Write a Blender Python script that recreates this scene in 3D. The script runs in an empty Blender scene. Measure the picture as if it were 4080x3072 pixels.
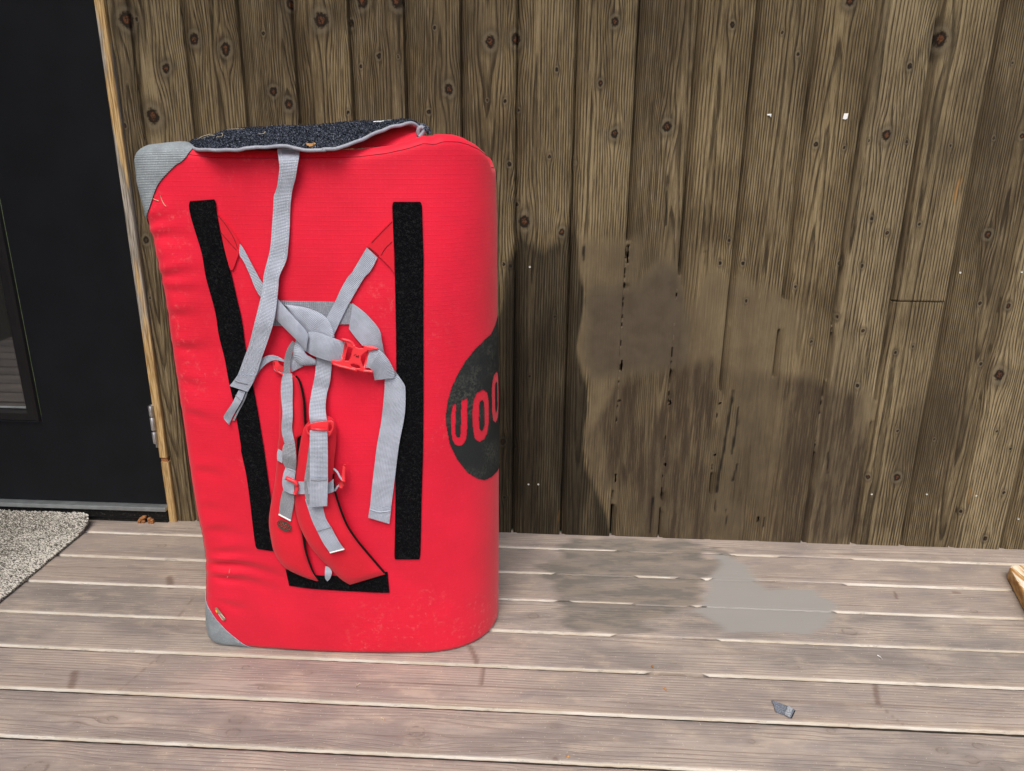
import bpy, math, random
import numpy as np
from mathutils import Vector, Matrix
from mathutils.bvhtree import BVHTree
random.seed(7)
sc = bpy.context.scene
COL = sc.collection
# ---------------------------------------------------------------- camera
F, YAW, PITCH, ROLL, D, HC = 3000.0, 0.04982, 0.30864, -0.009719, 2.00264, 1.1
_cy, _sy, _cp, _sp, _cr, _sr = math.cos(YAW), math.sin(YAW), math.cos(PITCH), math.sin(PITCH), math.cos(ROLL), math.sin(ROLL)
FW = np.array([-_sy*_cp, _cy*_cp, -_sp]); R0 = np.array([_cy, _sy, 0.0]); DN0 = np.cross(FW, R0)
RT = _cr*R0 + _sr*DN0; DN = -_sr*R0 + _cr*DN0
CAM = np.array([0.0, -D, HC])
cd = bpy.data.cameras.new('camera'); cam = bpy.data.objects.new('camera', cd); COL.objects.link(cam)
cd.sensor_width = 36.0; cd.lens = F/4080*36.0; cd.clip_start = 0.05; cd.clip_end = 2000
m = Matrix.Identity(4)
for i in range(3):
    m[i][0] = RT[i]; m[i][1] = -DN[i]; m[i][2] = -FW[i]; m[i][3] = CAM[i]
cam.matrix_world = m
sc.camera = cam
# ---------------------------------------------------------------- light
SUN_EL, SUN_AZ = math.radians(56), math.radians(-8)   # azimuth from -Y (behind the camera), negative = from the left
sdir = Vector((math.sin(SUN_AZ)*math.cos(SUN_EL), -math.cos(SUN_AZ)*math.cos(SUN_EL), math.sin(SUN_EL)))
w = bpy.data.worlds.new('World'); sc.world = w; w.use_nodes = True
nt = w.node_tree; bg = nt.nodes['Background']; sky = nt.nodes.new('ShaderNodeTexSky')
sky.sky_type = 'NISHITA'; sky.sun_disc = False; sky.sun_elevation = SUN_EL
sky.sun_rotation = math.atan2(sdir.x, sdir.y); sky.air_density = 1.0; sky.dust_density = 4.0; sky.ozone_density = 0.6
nt.links.new(sky.outputs[0], bg.inputs[0]); bg.inputs[1].default_value = 0.12
sl = bpy.data.lights.new('sun', 'SUN'); sl.energy = 1.75; sl.angle = math.radians(40); sl.color = (1.0, 0.95, 0.88)
so = bpy.data.objects.new('sun', sl); COL.objects.link(so); so.rotation_euler = sdir.to_track_quat('Z', 'Y').to_euler(); so.location = (0, -3, 4)
vs = sc.view_settings; vs.view_transform = 'Standard'; vs.look = 'None'; vs.gamma = 1.0; vs.use_curve_mapping = False
vs.exposure = 0.50

# ---------------------------------------------------------------- maths helpers
def ray(x, y): return RT*(x-2040)/F + DN*(y-1536)/F + FW
def onY(x, y, Y):
    v = ray(x, y); t = (Y-CAM[1])/v[1]; return CAM + v*t
def onZ(x, y, Z=0.0):
    v = ray(x, y); t = (Z-CAM[2])/v[2]; return CAM + v*t
def C1(x, y): return (400+x/2.38, 400+y/2.38)
def C2(x, y): return (1200+x/2.38, 400+y/2.38)
def C3(x, y): return (800+x/2.38, 1100+y/2.38)
def C4(x, y): return (900+x/2.2213, 1700+y/2.2213)
def C7(x, y): return (1700+x/2.563, 1300+y/2.563)
def M_(f, pts): return [f(*p) for p in pts]
def _h(ix, iy, s):
    n = (ix.astype(np.int64)*374761393 + iy.astype(np.int64)*668265263 + s*2246822519) & 0xffffffff
    n = ((n ^ (n >> 13))*1274126177) & 0xffffffff
    return ((n ^ (n >> 16)) & 0xffff)/65535.0
def vn(x, y, s=0):
    x = np.asarray(x, float); y = np.asarray(y, float)+0*x; x = x+0*y
    xi = np.floor(x); yi = np.floor(y); fx = x-xi; fy = y-yi
    fx = fx*fx*(3-2*fx); fy = fy*fy*(3-2*fy)
    a = _h(xi, yi, s); b = _h(xi+1, yi, s); c = _h(xi, yi+1, s); d = _h(xi+1, yi+1, s)
    return (a*(1-fx)+b*fx)*(1-fy)+(c*(1-fx)+d*fx)*fy
def fbm(x, y, s=0, o=4):
    r = 0; a = .5
    for k in range(o):
        r = r + a*vn(x*2**k, y*2**k, s+k*17); a *= .5
    return r/(1-.5**o)
def sstep(a, b, x):
    t = np.clip((x-a)/(b-a), 0, 1); return t*t*(3-2*t)
def inpoly(px, py, poly):
    ins = np.zeros(px.shape, bool); n = len(poly)
    for i in range(n):
        x1, y1 = poly[i][0], poly[i][1]; x2, y2 = poly[(i+1) % n][0], poly[(i+1) % n][1]
        c = ((y1 > py) != (y2 > py))
        if y1 != y2: ins ^= c & (px < (x2-x1)*(py-y1)/(y2-y1)+x1)
    return ins
def crom(P, n):
    P = np.array(P, float)
    if len(P) == 2:
        t = np.linspace(0, 1, n)[:, None]; return P[0]*(1-t)+P[1]*t
    seg = np.linalg.norm(np.diff(P, axis=0)[:, :2], axis=1); cum = np.r_[0, np.cumsum(np.maximum(seg, 1e-6))]
    ts = np.linspace(0, cum[-1], n); Q = np.vstack([2*P[0]-P[1], P, 2*P[-1]-P[-2]]); out = []
    for t in ts:
        i = min(max(np.searchsorted(cum, t, side='right')-1, 0), len(seg)-1); f = (t-cum[i])/(cum[i+1]-cum[i])
        p0, p1, p2, p3 = Q[i:i+4]
        out.append(.5*((2*p1)+(-p0+p2)*f+(2*p0-5*p1+4*p2-p3)*f*f+(-p0+3*p1-3*p2+p3)*f**3))
    return np.array(out)

# ---------------------------------------------------------------- object helpers
def org(o):
    v = Vector((0, 0, 0))
    while o: v += o.location; o = o.parent
    return v
def build(name, verts, faces, mat, parent=None, smooth=True, uv=None, attrs=None, mats=None, mi=None):
    V = np.array(verts, float)
    if parent is not None: V = V - np.array(org(parent))
    me = bpy.data.meshes.new(name)
    if isinstance(faces, np.ndarray):
        n = len(faces); me.vertices.add(len(V)); me.vertices.foreach_set('co', V.ravel())
        me.loops.add(n*4); me.loops.foreach_set('vertex_index', faces.ravel().astype(np.int32))
        me.polygons.add(n); me.polygons.foreach_set('loop_start', np.arange(0, n*4, 4, dtype=np.int32)); me.polygons.foreach_set('loop_total', np.full(n, 4, dtype=np.int32))
        me.update(calc_edges=True); me.validate()
    else:
        me.from_pydata([tuple(v) for v in V], [], faces)
    if smooth: me.polygons.foreach_set('use_smooth', [True]*len(me.polygons))
    if uv is not None:
        L = me.uv_layers.new(name='UVMap'); idx = np.zeros(len(me.loops), dtype=np.int32); me.loops.foreach_get('vertex_index', idx)
        L.data.foreach_set('uv', np.array(uv, float)[idx].ravel())
    for k, a in (attrs or {}).items():
        at = me.attributes.new(k, 'FLOAT', 'POINT'); at.data.foreach_set('value', np.array(a, dtype=np.float32).ravel())
    for mm in (mats or [mat]): me.materials.append(mm)
    if mi is not None: me.polygons.foreach_set('material_index', mi)
    me.update()
    o = bpy.data.objects.new(name, me); COL.objects.link(o)
    if parent is not None: o.parent = parent
    return o
def tag(o, label=None, cat=None, group=None, kind=None):
    if label: o['label'] = label
    if cat: o['category'] = cat
    if group: o['group'] = group
    if kind: o['kind'] = kind
    return o
def empty(name, loc, label, cat, group=None):
    o = bpy.data.objects.new(name, None); COL.objects.link(o); o.location = loc; o.empty_display_size = .05
    return tag(o, label, cat, group)
def gridf(nr, nc, base=0):
    i = np.arange(nr-1)[:, None]; j = np.arange(nc-1)[None, :]; a = base+i*nc+j
    return np.stack([a, a+1, a+nc+1, a+nc], -1).reshape(-1, 4)
class MB:
    def __init__(s): s.v = []; s.f = []
    def add(s, v, f):
        b = len(s.v); s.v += [tuple(p) for p in v]; s.f += [tuple(i+b for i in q) for q in f]; return s
    def box(s, lo, hi, bev=0.0):
        (x0, y0, z0), (x1, y1, z1) = lo, hi
        if bev <= 0:
            return s.add([(x0,y0,z0),(x1,y0,z0),(x1,y1,z0),(x0,y1,z0),(x0,y0,z1),(x1,y0,z1),(x1,y1,z1),(x0,y1,z1)],
                         [(0,3,2,1),(4,5,6,7),(0,1,5,4),(1,2,6,5),(2,3,7,6),(3,0,4,7)])
        import bmesh
        bm = bmesh.new(); bmesh.ops.create_cube(bm, size=1)
        for v in bm.verts: v.co = Vector(((x0+x1)/2+v.co.x*(x1-x0), (y0+y1)/2+v.co.y*(y1-y0), (z0+z1)/2+v.co.z*(z1-z0)))
        bmesh.ops.bevel(bm, geom=list(bm.edges), offset=bev, segments=2, affect='EDGES', profile=.5)
        bm.verts.index_update()
        s.add([v.co[:] for v in bm.verts], [[v.index for v in f.verts] for f in bm.faces]); bm.free(); return s
    def tube(s, pts, r, n=8, cap=True):
        pts = [Vector(p) for p in pts]; rs = r if isinstance(r, (list, np.ndarray)) else [r]*len(pts)
        ring = []; up = Vector((0, 0, 1))
        for i, p in enumerate(pts):
            t = (pts[min(i+1, len(pts)-1)]-pts[max(i-1, 0)]).normalized()
            a = t.cross(up)
            if a.length < 1e-3: a = t.cross(Vector((0, 1, 0)))
            a.normalize(); b = t.cross(a).normalized()
            ring += [p+(a*math.cos(2*math.pi*k/n)+b*math.sin(2*math.pi*k/n))*rs[i] for k in range(n)]
        f = [(i*n+k, i*n+(k+1) % n, (i+1)*n+(k+1) % n, (i+1)*n+k) for i in range(len(pts)-1) for k in range(n)]
        if cap: f += [tuple(range(n)), tuple(reversed(range((len(pts)-1)*n, len(pts)*n)))]
        return s.add(ring, f)
    def build(s, name, mat, parent=None, smooth=False): return build(name, s.v, s.f, mat, parent, smooth)

# ---------------------------------------------------------------- material helpers
class NT:
    def __init__(s, name, rough=.8, spec=.3, metal=0):
        s.m = bpy.data.materials.new(name); s.m.use_nodes = True; s.t = s.m.node_tree; s.b = s.t.nodes['Principled BSDF']
        s.b.inputs['Roughness'].default_value = rough; s.b.inputs['Specular IOR Level'].default_value = spec; s.b.inputs['Metallic'].default_value = metal
    def n(s, typ, ins=None, **kw):
        q = s.t.nodes.new('ShaderNode'+typ)
        for k, v in kw.items(): setattr(q, k, v)
        for k, v in (ins or {}).items():
            if isinstance(v, bpy.types.NodeSocket): s.t.links.new(v, q.inputs[k])
            else: q.inputs[k].default_value = v
        return q
    def math(s, op, a, b=0.0, c=0.0, clamp=False): return s.n('Math', {0: a, 1: b, 2: c}, operation=op, use_clamp=clamp).outputs[0]
    def attr(s, k): return s.n('Attribute', attribute_name=k).outputs['Fac']
    def mix(s, f, a, b, blend='MIX'):
        q = s.n('Mix', data_type='RGBA', blend_type=blend)
        for i, v in ((0, f), (6, a), (7, b)):
            if isinstance(v, bpy.types.NodeSocket): s.t.links.new(v, q.inputs[i])
            else: q.inputs[i].default_value = v if i == 0 else (*v, 1)
        return q.outputs[2]
    def rng(s, v, a, b, c=0.0, d=1.0): return s.n('MapRange', {0: v, 1: a, 2: b, 3: c, 4: d}, clamp=True, interpolation_type='SMOOTHSTEP').outputs[0]
    def obj(s): return s.n('TexCoord').outputs['Object']
    def uv(s): return s.n('TexCoord').outputs['UV']
    def map(s, v, scale=(1, 1, 1), loc=(0, 0, 0)): return s.n('Mapping', {0: v, 'Scale': scale, 'Location': loc}).outputs[0]
    def noise(s, v, sc_=5, det=4, rough=.55): return s.n('TexNoise', {'Vector': v, 'Scale': sc_, 'Detail': det, 'Roughness': rough}).outputs[0]
    def bump(s, h, dist=.001, st=1.0): s.t.links.new(s.n('Bump', {'Height': h, 'Distance': dist, 'Strength': st}).outputs[0], s.b.inputs['Normal'])
    def col(s, c):
        if isinstance(c, bpy.types.NodeSocket): s.t.links.new(c, s.b.inputs['Base Color'])
        else: s.b.inputs['Base Color'].default_value = (*c, 1)
    def rough(s, c): s.t.links.new(c, s.b.inputs['Roughness'])

def mat_fabric_red(name, base=(.72, .009, .038), weave=1.0, dirt=1.0):
    a = NT(name, .62, .25); o = a.obj()
    n1 = a.noise(o, 6, 5); n2 = a.noise(o, 240, 2)
    sx = a.n('SeparateXYZ', {0: o})
    rz = a.math('SINE', a.math('MULTIPLY', sx.outputs[2], 2*math.pi/.0085)); rx = a.math('SINE', a.math('MULTIPLY', sx.outputs[0], 2*math.pi/.0085))
    rip = a.math('MAXIMUM', a.rng(rz, .8, 1.0), a.math('MULTIPLY', a.rng(rx, .85, 1.0), .35))
    c = a.mix(a.rng(n1, .3, .7), tuple(x*.9 for x in base), tuple(min(1, x*1.08) for x in base))
    c = a.mix(a.math('MULTIPLY', a.rng(n2, .55, .8), .18), c, (.88, .07, .12))
    c = a.mix(a.math('MULTIPLY', rip, .11*weave), c, (.42, .006, .02))
    c = a.mix(a.math('MULTIPLY', a.rng(a.noise(a.map(o, (1, 1, 1.6)), 2.6, 4, .6), .40, .66), .20), c, (.60, .004, .016))
    # chalk and dust rubs
    d = a.math('MULTIPLY', a.rng(a.noise(o, 4.3, 3), .50, .70), a.rng(a.noise(o, 75, 4, .7), .52, .75))
    c = a.mix(a.math('MULTIPLY', d, .20*dirt), c, (.85, .42, .38))
    a.col(c)
    a.b.inputs['Sheen Weight'].default_value = .25; a.b.inputs['Sheen Roughness'].default_value = .5; a.b.inputs['Sheen Tint'].default_value = (1, .5, .5, 1)
    a.bump(a.math('ADD', a.math('MULTIPLY', n2, .5), a.math('MULTIPLY', rip, .6)), .0005, .45*weave)
    return a.m
def mat_web(name, base=(.40, .445, .54), per=.0027):
    a = NT(name, .55, .35); u = a.uv(); s = a.n('SeparateXYZ', {0: u})
    wv = a.math('SINE', a.math('MULTIPLY', s.outputs[1], 2*math.pi/per))
    wu = a.math('SINE', a.math('MULTIPLY', s.outputs[0], 2*math.pi/.0032))
    n = a.noise(a.obj(), 30, 3); n2 = a.noise(a.obj(), 420, 1)
    h = a.math('ADD', wv, a.math('MULTIPLY', wu, .35))
    c = a.mix(a.rng(n, .3, .7), tuple(x*.86 for x in base), tuple(x*1.12 for x in base))
    c = a.mix(a.math('MULTIPLY', a.rng(h, -1.2, .2, 1, 0), .26), c, tuple(x*.55 for x in base))
    c = a.mix(a.math('MULTIPLY', a.rng(n2, .5, .8), .3), c, (.62, .64, .68))
    a.col(c); a.bump(h, .00045, .8); return a.m
def mat_flat(name, c, rough=.6, spec=.4, metal=0, var=.15, sc_=30, bump=0.0):
    a = NT(name, rough, spec, metal); n = a.noise(a.obj(), sc_, 4)
    a.col(a.mix(a.rng(n, .25, .75), tuple(x*(1-var) for x in c), tuple(min(1, x*(1+var)) for x in c)))
    if bump: a.bump(n, bump, 1)
    return a.m
def mat_pile(name, dark, light, scale=330, thr=.52, bump=.003):
    a = NT(name, .95, .08); o = a.obj(); n = a.noise(o, scale, 3, .7); n2 = a.noise(o, scale*.4, 2)
    a.col(a.mix(a.rng(a.math('ADD', a.math('MULTIPLY', n, .7), a.math('MULTIPLY', n2, .3)), thr-.09, thr+.13), dark, light)); a.bump(n, bump, 1)
    return a.m
def mat_wall():
    a = NT('weathered_cladding', .82, .2); o = a.obj(); ring = a.attr('ring'); kd = a.attr('kd'); pid = a.attr('pid'); sm = a.attr('smear'); dk = a.attr('shade_stain'); lip = a.attr('lip')
    st = a.noise(a.map(o, (1, 1, .035)), 320, 5, .75)       # fine vertical fibres
    st2 = a.noise(a.map(o, (1, 1, .05)), 70, 4, .6)
    big = a.noise(a.map(o, (1, 1, .35)), 7, 4, .6)
    ph = a.math('ADD', ring, a.math('MULTIPLY', st2, .0028))
    tri = a.math('FRACT', a.math('MULTIPLY', ph, a.math('MULTIPLY_ADD', pid, 90.0, 130.0)))      # growth rings: slow light side, thin dark late wood
    line = a.math('MULTIPLY', a.math('MULTIPLY', a.rng(tri, .45, .84), a.rng(tri, .90, 1.0, 1, 0)), a.rng(a.noise(a.map(o, (1, 1, .10)), 150, 3, .6), .30, .56, .35, 1))
    keep = a.math('SUBTRACT', 1.0, a.math('MULTIPLY', sm, .93))
    line = a.math('MULTIPLY', line, keep)
    c = a.mix(a.rng(big, .32, .68), (.098, .070, .035), (.252, .192, .104))
    c = a.mix(a.math('MULTIPLY', a.rng(pid, .3, 1.0), .50), c, (.095, .072, .042)); c = a.mix(a.math('MULTIPLY', a.rng(pid, .4, .0), .25), c, (.36, .30, .19))
    c = a.mix(a.math('MULTIPLY', a.rng(st, .50, .72), .50), c, (.40, .335, .22))
    c = a.mix(a.math('MULTIPLY', line, a.rng(big, .25, .8, 1.0, .75)), c, (.024, .017, .009))
    c = a.mix(a.math('MULTIPLY', a.math('MULTIPLY', a.rng(st, .52, .36), .72), keep), c, (.035, .025, .013))
    mil = a.noise(a.map(o, (1, 1, .5)), 3.1, 5, .65)
    c = a.mix(a.math('MULTIPLY', a.rng(mil, .48, .66), .55), c, (.050, .038, .023))
    c = a.mix(a.math('MULTIPLY', a.rng(a.noise(a.map(o, (1, 1, .12)), 38, 3), .69, .77), .5), c, (.42, .20, .05))   # raw orange flecks
    c = a.mix(a.math('MULTIPLY', lip, .45), c, (.085, .062, .036))
    smc = a.mix(a.rng(a.noise(o, 9, 5), .35, .65), (.098, .075, .046), (.150, .118, .070))
    smc = a.mix(a.math('MULTIPLY', a.rng(a.noise(a.map(o, (1, 1, .3)), 95, 4, .7), .4, .7), .45), smc, (.09, .066, .042))
    c = a.mix(a.math('MULTIPLY', sm, .88), c, smc)
    c = a.mix(a.math('MULTIPLY', a.attr('flat'), .80), c, a.mix(a.rng(a.noise(o, 22, 4), .35, .65), (.062, .048, .034), (.080, .063, .044)))
    # knots: pale ring, dark rim, brown heart
    c = a.mix(a.math('MULTIPLY', a.attr('low'), a.rng(a.noise(a.map(o, (1, 1, .10)), 60, 5, .7), .38, .62, .45, 1.0)), c, (.048, .034, .022))
    kj = a.math('ADD', kd, a.math('MULTIPLY', a.math('SUBTRACT', a.noise(o, 160, 3, .6), .5), .9))
    kor = a.attr('kor')
    c = a.mix(a.math('MULTIPLY', a.rng(kj, 3.4, 1.5), a.math('MULTIPLY_ADD', kor, .15, .45)), c, (.045, .034, .020))
    c = a.mix(a.math('MULTIPLY', a.math('MULTIPLY', a.rng(kj, 1.0, 1.3), a.rng(kj, 2.1, 1.4)), .20), c, (.30, .255, .18))
    c = a.mix(a.rng(kj, 1.12, .80), c, (.016, .011, .007))
    c = a.mix(a.math('MULTIPLY', a.rng(kj, .62, .35), a.rng(a.noise(o, 240, 2), .35, .6)), c, a.mix(kor, (.070, .045, .026), (.115, .045, .018)))
    c = a.mix(dk, c, a.mix(.84, c, (.010, .008, .005)))  # shade and wet staining beside the pad, painted nearly black
    a.col(c)
    h = a.math('SUBTRACT', a.math('MULTIPLY', st, .5), line)
    c_ = a.attr('crack'); a.col(a.mix(c_, c, (.006, .005, .004)))
    a.bump(h, .0016, 1.0)
    return a.m
def mat_deck():
    a = NT('worn_decking', .62, .35); o = a.obj(); ring = a.attr('ring'); kd = a.attr('kd'); pid = a.attr('pid'); ed = a.attr('edge'); sm1 = a.attr('sm_a'); sm2 = a.attr('sm_b'); sl_ = a.attr('slash'); rub = a.attr('rub')
    st = a.noise(a.map(o, (.03, 1, 1)), 230, 5, .65); st2 = a.noise(a.map(o, (.06, 1, 1)), 55, 4, .6)
    blot = a.noise(a.map(o, (.35, 1, 1)), 9, 7, .66); blot2 = a.noise(a.map(o, (.5, 1, 1)), 21, 4, .6)
    ph = a.math('ADD', ring, a.math('MULTIPLY', st2, .004)); tri = a.math('FRACT', a.math('DIVIDE', ph, .0075))
    line = a.math('MULTIPLY', a.rng(tri, .55, .9), a.rng(tri, .92, 1.0, 1, 0))
    c = a.mix(a.rng(blot, .36, .64), (.222, .199, .184), (.405, .348, .304))
    c = a.mix(a.math('MULTIPLY', a.rng(pid, .1, .9), .45), c, (.385, .315, .280))
    c = a.mix(a.math('MULTIPLY', a.rng(blot2, .52, .68), .36), c, (.56, .46, .36))
    c = a.mix(a.math('MULTIPLY', a.rng(blot2, .47, .32), .45), c, (.225, .208, .208))
    c = a.mix(a.math('MULTIPLY', a.rng(st, .52, .72), .34), c, (.58, .51, .44))
    c = a.mix(a.math('MULTIPLY', line, a.rng(blot, .4, .66, .10, .55)), c, (.16, .115, .085))
    c = a.mix(a.math('MULTIPLY', a.rng(st, .46, .32), .5), c, (.16, .13, .115))
    spk = a.noise(o, 210, 2, .5)
    c = a.mix(a.math('MULTIPLY', a.rng(spk, .68, .73), .45), c, (.75, .68, .58))
    c = a.mix(a.math('MULTIPLY', rub, .15), c, (.46, .33, .19))
    c = a.mix(a.math('MULTIPLY', a.rng(kd, 2.2, .6), .30), c, (.20, .165, .14))
    c = a.mix(a.math('MULTIPLY', a.rng(a.math('ABSOLUTE', a.math('SUBTRACT', kd, .95)), .3, .0), a.rng(a.noise(o, 60, 3), .42, .62, 0, .5)), c, (.13, .10, .085))
    c = a.mix(sl_, c, (.14, .085, .065))
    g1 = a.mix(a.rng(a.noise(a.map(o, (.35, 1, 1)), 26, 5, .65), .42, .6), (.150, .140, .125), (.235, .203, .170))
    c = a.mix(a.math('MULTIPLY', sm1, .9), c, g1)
    c = a.mix(sm2, c, (.300, .295, .280))
    ec = a.mix(a.rng(a.noise(a.map(o, (.2, 1, 1)), 22, 5, .7), .36, .60), (.90, .86, .78), (.72, .64, .52))
    ec = a.mix(a.math('MULTIPLY', a.rng(a.noise(a.map(o, (.3, 1, 1)), 60, 4, .7), .56, .70), .65), ec, (.25, .22, .19))
    c = a.mix(ed, c, ec)
    c = a.mix(a.attr('deep'), c, (.02, .017, .014))
    a.col(c); a.rough(a.rng(blot, .3, .7, .5, .78))
    a.bump(a.math('MULTIPLY', a.math('SUBTRACT', a.math('MULTIPLY', st, .8), a.math('MULTIPLY', line, .5)), a.math('SUBTRACT', 1.0, sm2)), .0011, .8)
    return a.m

MAT = dict(
    red=mat_fabric_red('red_ripstop'), redpad=mat_fabric_red('red_padded_fabric', (.64, .009, .028), .35, .4),
    web=mat_web('grey_webbing'), webd=mat_web('dark_grey_webbing', (.25, .265, .30)),
    patch=mat_web('grey_corner_fabric', (.27, .315, .345), .0030),
    velcro=mat_pile('black_loop_velcro', (.002, .002, .003), (.020, .021, .023), 420, .56, .002),
    carpet=mat_pile('charcoal_carpet', (.014, .017, .026), (.16, .18, .23), 300, .52, .002),
    piping=mat_web('grey_piping', (.30, .32, .38), .003),
    plastic=mat_flat('red_plastic', (.80, .035, .05), .28, .5, var=.06),
    black=mat_flat('black_binding', (.008, .007, .007), .9, .1),
    print=None,
    steel=mat_flat('galvanised_steel', (.55, .56, .56), .38, .5, .85),
    alu=mat_flat('aluminium_sill', (.36, .40, .42), .42, .5, .7),
    doorp=mat_flat('black_door_paint', (.0058, .0068, .0090), .5, .18, var=.2, sc_=8),
    doorf=mat_flat('black_window_frame', (.008, .008, .009), .4, .3, var=.15),
    thresh=None, blocker=mat_flat('brown_blocker', (.10, .08, .05), .85, .2), tag=mat_flat('tan_label', (.30, .24, .16), .7), white=mat_flat('white_print', (.8, .8, .78), .7, var=.02), yellow=mat_flat('yellow_print', (.75, .52, .05), .7, var=.02),
    straw=mat_flat('dry_straw', (.56, .48, .33), .7), leaf=mat_flat('dry_leaf', (.48, .25, .09), .8, var=.4, sc_=300), chip=mat_flat('rotten_wood', (.34, .15, .055), .85, var=.5, sc_=200, bump=.002),
    paper=mat_flat('white_paper', (.85, .87, .88), .6, var=.02), nail=mat_flat('nail_head', (.62, .62, .58), .45, .5, .3))
# door threshold: black painted wood peppered with grit
a = NT('gritty_threshold', .8, .2); o_ = a.obj(); a.col(a.mix(a.math('MULTIPLY', a.rng(a.noise(o_, 190, 3, .7), .56, .72), .55), (.009, .009, .009), (.16, .15, .13))); a.bump(a.noise(o_, 150, 3), .002, 1); MAT['thresh'] = a.m
# jamb strip: grey weathered wood with fresh orange wood where the paint never was
JXM = (onY(393, 100, -.002)[0]+onY(421, 0, 0)[0])/2; JT = JXM*60+1.3
a = NT('jamb_strip_wood', .75, .25); o_ = a.obj(); s_ = a.n('SeparateXYZ', {0: o_})
fr = a.noise(a.map(o_, (1, 1, .12)), 14, 4, .6)
side = a.rng(a.math('ADD', a.math('MULTIPLY', s_.outputs[0], 60), a.math('MULTIPLY', a.noise(a.map(o_, (1, 1, .3)), 16, 3), 2.6)), JT-.1, JT+.5)
grain = a.noise(a.map(o_, (1, 1, .04)), 330, 3, .6)
gry = a.mix(a.rng(grain, .35, .65), (.16, .14, .11), (.46, .42, .36)); orn = a.mix(a.rng(grain, .35, .65), (.26, .15, .055), (.62, .44, .21))
a.col(a.mix(a.math('MULTIPLY', side, a.rng(fr, .44, .50)), gry, orn)); a.bump(grain, .0008, .8); MAT['jamb'] = a.m
# worn ink print with dust on the weave
a = NT('black_print', .65, .3); o_ = a.obj(); a.col(a.mix(a.math('MULTIPLY', a.rng(a.noise(o_, 13, 4, .6), .42, .66), a.rng(a.noise(o_, 170, 3, .7), .40, .62)), (.015, .019, .019), (.060, .062, .054))); a.bump(a.noise(o_, 300, 2), .0006, 1); MAT['print'] = a.m
# glass
a = NT('window_glass', .03, .5); a.col((.012, .014, .015)); a.b.inputs['Coat Weight'].default_value = .0; a.b.inputs['IOR'].default_value = 3.0; MAT['glass'] = a.m
# fresh sawn beam
a = NT('raw_pine', .6, .3); o_ = a.obj(); g_ = a.noise(a.map(o_, (1, .06, 1)), 90, 5, .6); tp = a.n('SeparateXYZ', {0: a.n('NewGeometry').outputs['Normal']})
a.col(a.mix(a.math('MULTIPLY', a.rng(tp.outputs[2], .5, .9), a.rng(g_, .45, .55)), a.mix(a.rng(g_, .35, .65), (.40, .19, .05), (.70, .46, .20)), (.82, .74, .60))); a.bump(g_, .001, 1); MAT['pine'] = a.m
a = NT('grass_ground', .9, .1); n_ = a.noise(a.obj(), 3, 6); a.col(a.mix(a.rng(n_, .35, .65), (.045, .07, .02), (.10, .12, .05))); MAT['ground'] = a.m

# ---------------------------------------------------------------- knots of the wall: photo positions, radius in photo pixels, orange heart
KN = [(500,78,26,0),(545,76,8,0),(773,156,18,0),(662,272,15,1),(609,461,26,1),(496,500,10,1),(898,191,18,0),(581,956,13,0),(597,1187,8,0),(900,206,14,0),(1048,133,9,0),(1089,364,15,0),(1150,415,17,0),(1280,81,25,0),(1155,16,14,0),(1397,92,13,0),(1439,264,9,0),(1510,223,12,0),(1587,227,7,0),(1446,5,22,1),(1581,3,22,1),(1733,110,8,0),(1789,355,17,0),(1709,445,11,0),(1388,448,9,0),(1953,165,19,1),(1942,399,7,0),(2030,654,11,0),(2059,816,10,0),(2089,883,22,1),(2007,1053,9,0),(2034,1060,9,0),(2013,404,9,0),(2066,440,9,0),(2056,155,18,1),(2449,86,14,0),(2392,332,12,1),(2218,277,9,0),(2448,532,14,1),(2188,624,9,0),(2657,505,17,1),(2918,99,12,0),(2291,650,8,0),(2238,925,13,1),(2905,958,8,0),(2869,1049,9,0),(2961,1049,9,0),(3387,3,16,0),(3116,129,7,0),(3179,215,9,0),(3625,264,12,0),(3745,155,24,1),(4035,248,7,0),(3532,538,17,1),(3463,561,7,0),(3613,565,7,1),(3786,581,7,0),(3961,550,8,1),(4074,542,12,1),(3251,575,12,0),(3364,588,8,0),(3473,869,9,0),(3535,928,9,1),(3661,892,8,0),(3938,935,14,0),(3344,1049,9,0),(3435,1060,9,0),(2056,1424,9,0),(2003,1760,13,1),(2050,1780,11,1),(2010,1982,8,0),(2974,1199,8,0),(2211,1262,8,0),(3169,1143,8,0),(3335,1262,10,1),(3438,1318,10,1),(3231,1361,8,0),(3416,1536,11,0),(3568,1404,8,1),(3638,1381,7,0),(3905,1209,9,0),(4017,1219,12,1),(3909,1450,9,1),(3981,1493,20,1),(3576,1717,8,0),(3724,1750,7,0),(3459,1902,12,1),(3574,1902,15,1),(3998,1962,10,0),(3829,2038,9,1),(3925,2143,12,1),(3971,1717,8,0),(4024,1787,7,0),(2110,1500,8,0)]
kn = []
for (x, y, r, g) in KN:
    p = onY(x, y, 0.0); kn.append((p[0], p[2], max(r, 7)*(.00060 if r > 12 else .00047), 1 if r >= 14 or g else 0))
for k in range(60):     # knots on boards outside the photo
    kn.append((random.choice([random.uniform(1.42, 2.6), random.uniform(-2.6, -1.8)]), random.uniform(.1, 2.3), random.uniform(.005, .014), random.random() < .4))
for k in range(24): kn.append((random.uniform(-.9, 1.4), random.uniform(1.5, 2.4), random.uniform(.005, .014), random.random() < .4))
kn = np.array(kn)

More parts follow.
